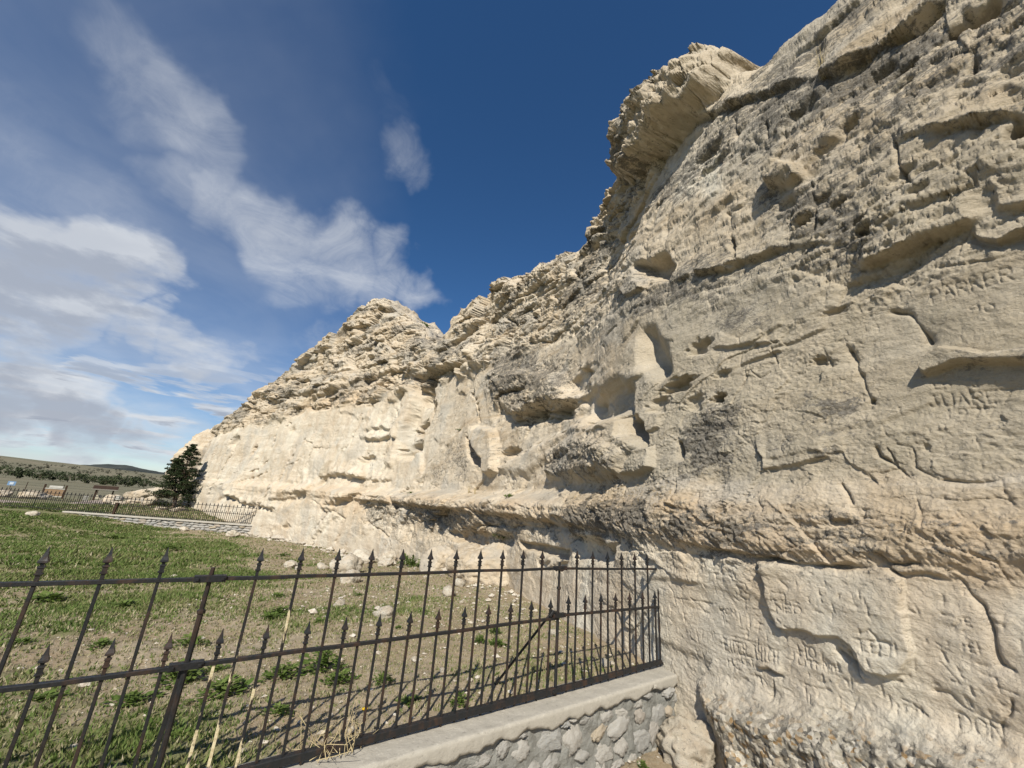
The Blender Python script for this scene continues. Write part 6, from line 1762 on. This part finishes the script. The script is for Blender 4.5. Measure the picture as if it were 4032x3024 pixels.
for x, y, s, lb, *kd in [
    (-1.22, 3.42, .34, 'largest bright green weed clump behind the middle pickets', 2), (-1.03, 3.23, .24, 'green weed at the right foot of the largest clump', 0), (-1.42, 3.26, .28, 'green weed at the left foot of the largest clump', 0),
    (-.72, 3.22, .15, 'upright light green weed alone behind the lower rail', 2), (-2.46, 5.18, .30, 'spreading weed in the bare ground above the lower rail'), (-.48, 2.98, .19, 'low weed in the picket shadows right of the middle', 3),
    (-.18, 3.01, .14, 'grassy weed close to the coping in the picket shadows', 2), (-1.17, 2.72, .16, 'weed beside the dry stalks at the coping', 1), (-.99, 4.79, .13, 'small weed on stony ground in the middle of the yard', 1),
    (-.11, 4.40, .16, 'weed growing on gravel near the raking stay', 2), (-2.05, 3.14, .36, 'big weed clump just left of the fence post', 0), (-2.56, 3.93, .28, 'leafy weed behind the fence post', 1),
    (-1.62, 2.93, .30, 'weed clump just right of the fence post', 0), (-2.56, 2.80, .22, 'low weed below the lower rail at the far left', 3), (-2.06, 2.80, .24, 'weed at the foot of the fence post', 1),
    (-3.23, 3.87, .22, 'weed beside a bare sandy patch at the left', 3), (-3.82, 3.78, .24, 'yellowish weed at the left edge behind the lower spears', 3), (-1.99, 3.40, .2, 'weed between the two clumps by the post', 1),
    (-1.50, 2.43, .18, 'low weed close to the bottom rail at the bottom edge', 3), (.03, 4.81, .19, 'tall weed behind the pickets left of the raking stay', 2), (.05, 4.35, .25, 'low spreading weed left of the raking stay', 1),
    (-3.18, 6.57, .30, 'low round weed in the open yard', 3), (-2.43, 5.00, .30, 'wide dark weed in the open yard', 3), (-1.89, 4.96, .2, 'weed on bare ground right of the wide dark one', 3),
    (-4.32, 5.28, .40, 'broad weed patch between the left spears', 3), (-5.71, 5.78, .55, 'broad dark weed patch behind the leftmost spears', 3), (-2.05, 6.7, .18, 'small weed above the upper rail', 1),
    (-2.23, 11.4, .55, 'tall green weed growing beside the big rounded boulder', 2), (-2.55, 11.9, .60, 'bushy green weed between boulders and cliff', 2), (-1.95, 11.2, .45, 'trailing weed at the left of the big rounded boulder', 0),
    (-4.3, 14.2, .50, 'grey green weed at the cliff foot behind the white boulders', 1), (-6.92, 14.04, .45, 'dark weed in the far grass', 1), (-9.5, 12.6, .6, 'dark tuft standing in the far grass at the left', 1), (-12.6, 15.5, .7, 'dark green tuft near the far wall', 1), (-15.3, 17.2, .8, 'dark tuft of grass in the far left of the yard', 1)]:
    weed(x, y, s, lb, *kd)
weed(1.08, 3.28, .10, 'small weed at the bottom of the near wall beside the cliff', 2)
weed(1.00, 3.05, .09, 'tiny weed on the ground outside the near wall', 2)

# plants on the rock
def face_point(t, z, out=.0):
    o = float(section(np.array(t), np.array(z))) - out
    x, y, zz = on_face(np.array(t), np.array(z), o)
    return float(x), float(y), float(zz)
def tuft_mesh(seed, n=40, h=.3):
    rs = random.Random(seed)
    V, F = [], []
    for i in range(n):
        a = rs.uniform(0, 6.28); L = h * rs.uniform(.5, 1.1); lean = rs.uniform(.05, .55)
        b = Vector((rs.gauss(0, .03), rs.gauss(0, .03), 0)); s_ = Vector((-math.sin(a), math.cos(a), 0)) * .0035
        m_ = b + Vector((math.cos(a) * lean * L * .35, math.sin(a) * lean * L * .35, L * .6)); tp = b + Vector((math.cos(a) * lean * L, math.sin(a) * lean * L, L))
        k0 = len(V)
        V += [b - s_, b + s_, m_ + s_ * .7, m_ - s_ * .7, tp]
        F += [(k0, k0 + 1, k0 + 2), (k0, k0 + 2, k0 + 3), (k0 + 3, k0 + 2, k0 + 4)]
    return np_mesh('grass_tuft', np.array([v[:] for v in V]), np.array(F), False)
bpy.context.view_layer.update()
def rock_hit(t, z):
    x, y, nx, ny = (float(v) for v in plan(np.array(t)))
    ok, loc, nrm, _ = cliff.ray_cast(Vector((x - nx * 3.0, y - ny * 3.0, z)), Vector((nx, ny, 0)))
    return loc if ok else Vector(face_point(t, z))
def rock_plant(t, z, s, kind, label, group='plants rooted on the rock ledges'):
    p = rock_hit(t, z)
    if kind is None:
        me = tuft_mesh(int(t * 100), 60, 1.0)
        me.materials.append(STRAW.m)
        o = link('grass_tuft', me)
        o.location = p - Vector((0, 0, .02)); o.scale = (s, s, s)
        tag(o, label, 'grass tuft', group)
    else:
        root = empty('weed', p - Vector((0, 0, .03)), rwd.uniform(0, 6.28)); root.scale = (s, s, s)
        lf, st = weed_kinds[kind]
        link('leaves', lf, None, root); link('stem', st, None, root)
        tag(root, label, 'weed', group)
rock_plant(23.6, .26, .30, 1, 'small green plant on the ledge left of the rough overhang')
rock_plant(19.0, .28, .30, None, 'pale dry grass tuft on the middle of the long ledge')
rock_plant(18.7, .28, .26, None, 'second pale dry grass tuft on the long ledge')
rock_plant(16.4, .22, .34, 1, 'dark green plant on the ledge above the overhang')
rock_plant(16.9, -.60, .40, 2, 'bright green plant growing inside the shaded hollow under the overhang')
rock_plant(29.5, 9.9, .75, 1, 'dark shrub on the right shoulder of the left peak')
rock_plant(10.2, 4.38, .42, None, 'yellow dry grass tuft high on the right part of the cliff')
rock_plant(21.4, 2.35, .30, 1, 'small plant on the smooth slab in the middle of the cliff')

# dry stalks and a yellow flower caught in the fence
def stalks():
    ch = []
    for i in range(34):
        s0 = rwd.uniform(-1.02, -.72)
        p = fence_pt(s0, rwd.uniform(-.06, .05), -1.15)
        d = Vector((rwd.gauss(0, .5), rwd.gauss(0, .5), rwd.uniform(.2, 1))).normalized()
        L = rwd.uniform(.07, .24)
        q = p + d * L * .5 + Vector((rwd.gauss(0, .02), rwd.gauss(0, .02), 0))
        e = p + d * L + Vector((rwd.gauss(0, .05), rwd.gauss(0, .05), rwd.gauss(0, .02)))
        ch.append([(p, .0022), (q, .0018), (e, .0009)])
        if i % 2: ch.append([(q, .0014), (q + Vector((rwd.gauss(0, .05), rwd.gauss(0, .05), rwd.uniform(0, .06))), .0007)])
    return limb_mesh('dry_stalks', ch, 4)
tag(link('dry_stalks', stalks(), STRAW.m), 'tangle of dry straw coloured stalks caught at the bottom of the fence', 'dry weed')
YEL = paint('yellow_petals', (.80, .52, .02), .6)
fp = fence_pt(-.72, .05, -1.03)
fl_root = empty('flower', (fp.x, fp.y, ground_z(fp.x, fp.y)))
tag(fl_root, 'single yellow flower behind the pickets beside the dry stalks', 'flower')
hgt = fp.z - ground_z(fp.x, fp.y)
link('stem', limb_mesh('stem', [[((0, 0, 0), .002), ((.01, 0, hgt * .6), .0015), ((0, 0, hgt), .001)]], 4), WEED, fl_root)
bm = bmesh.new()
for i in range(9):
    a = i * 2 * math.pi / 9
    M = Matrix.Translation((0, 0, hgt)) @ Matrix.Rotation(a, 4, 'Z') @ Matrix.Rotation(-.5, 4, 'Y') @ Matrix.Translation((.009, 0, 0)) @ Matrix.Diagonal((.0095, .0048, .0012, 1))
    bmesh.ops.create_icosphere(bm, subdivisions=1, radius=1, matrix=M)
link('petals', bm_mesh('petals', bm), YEL, fl_root)
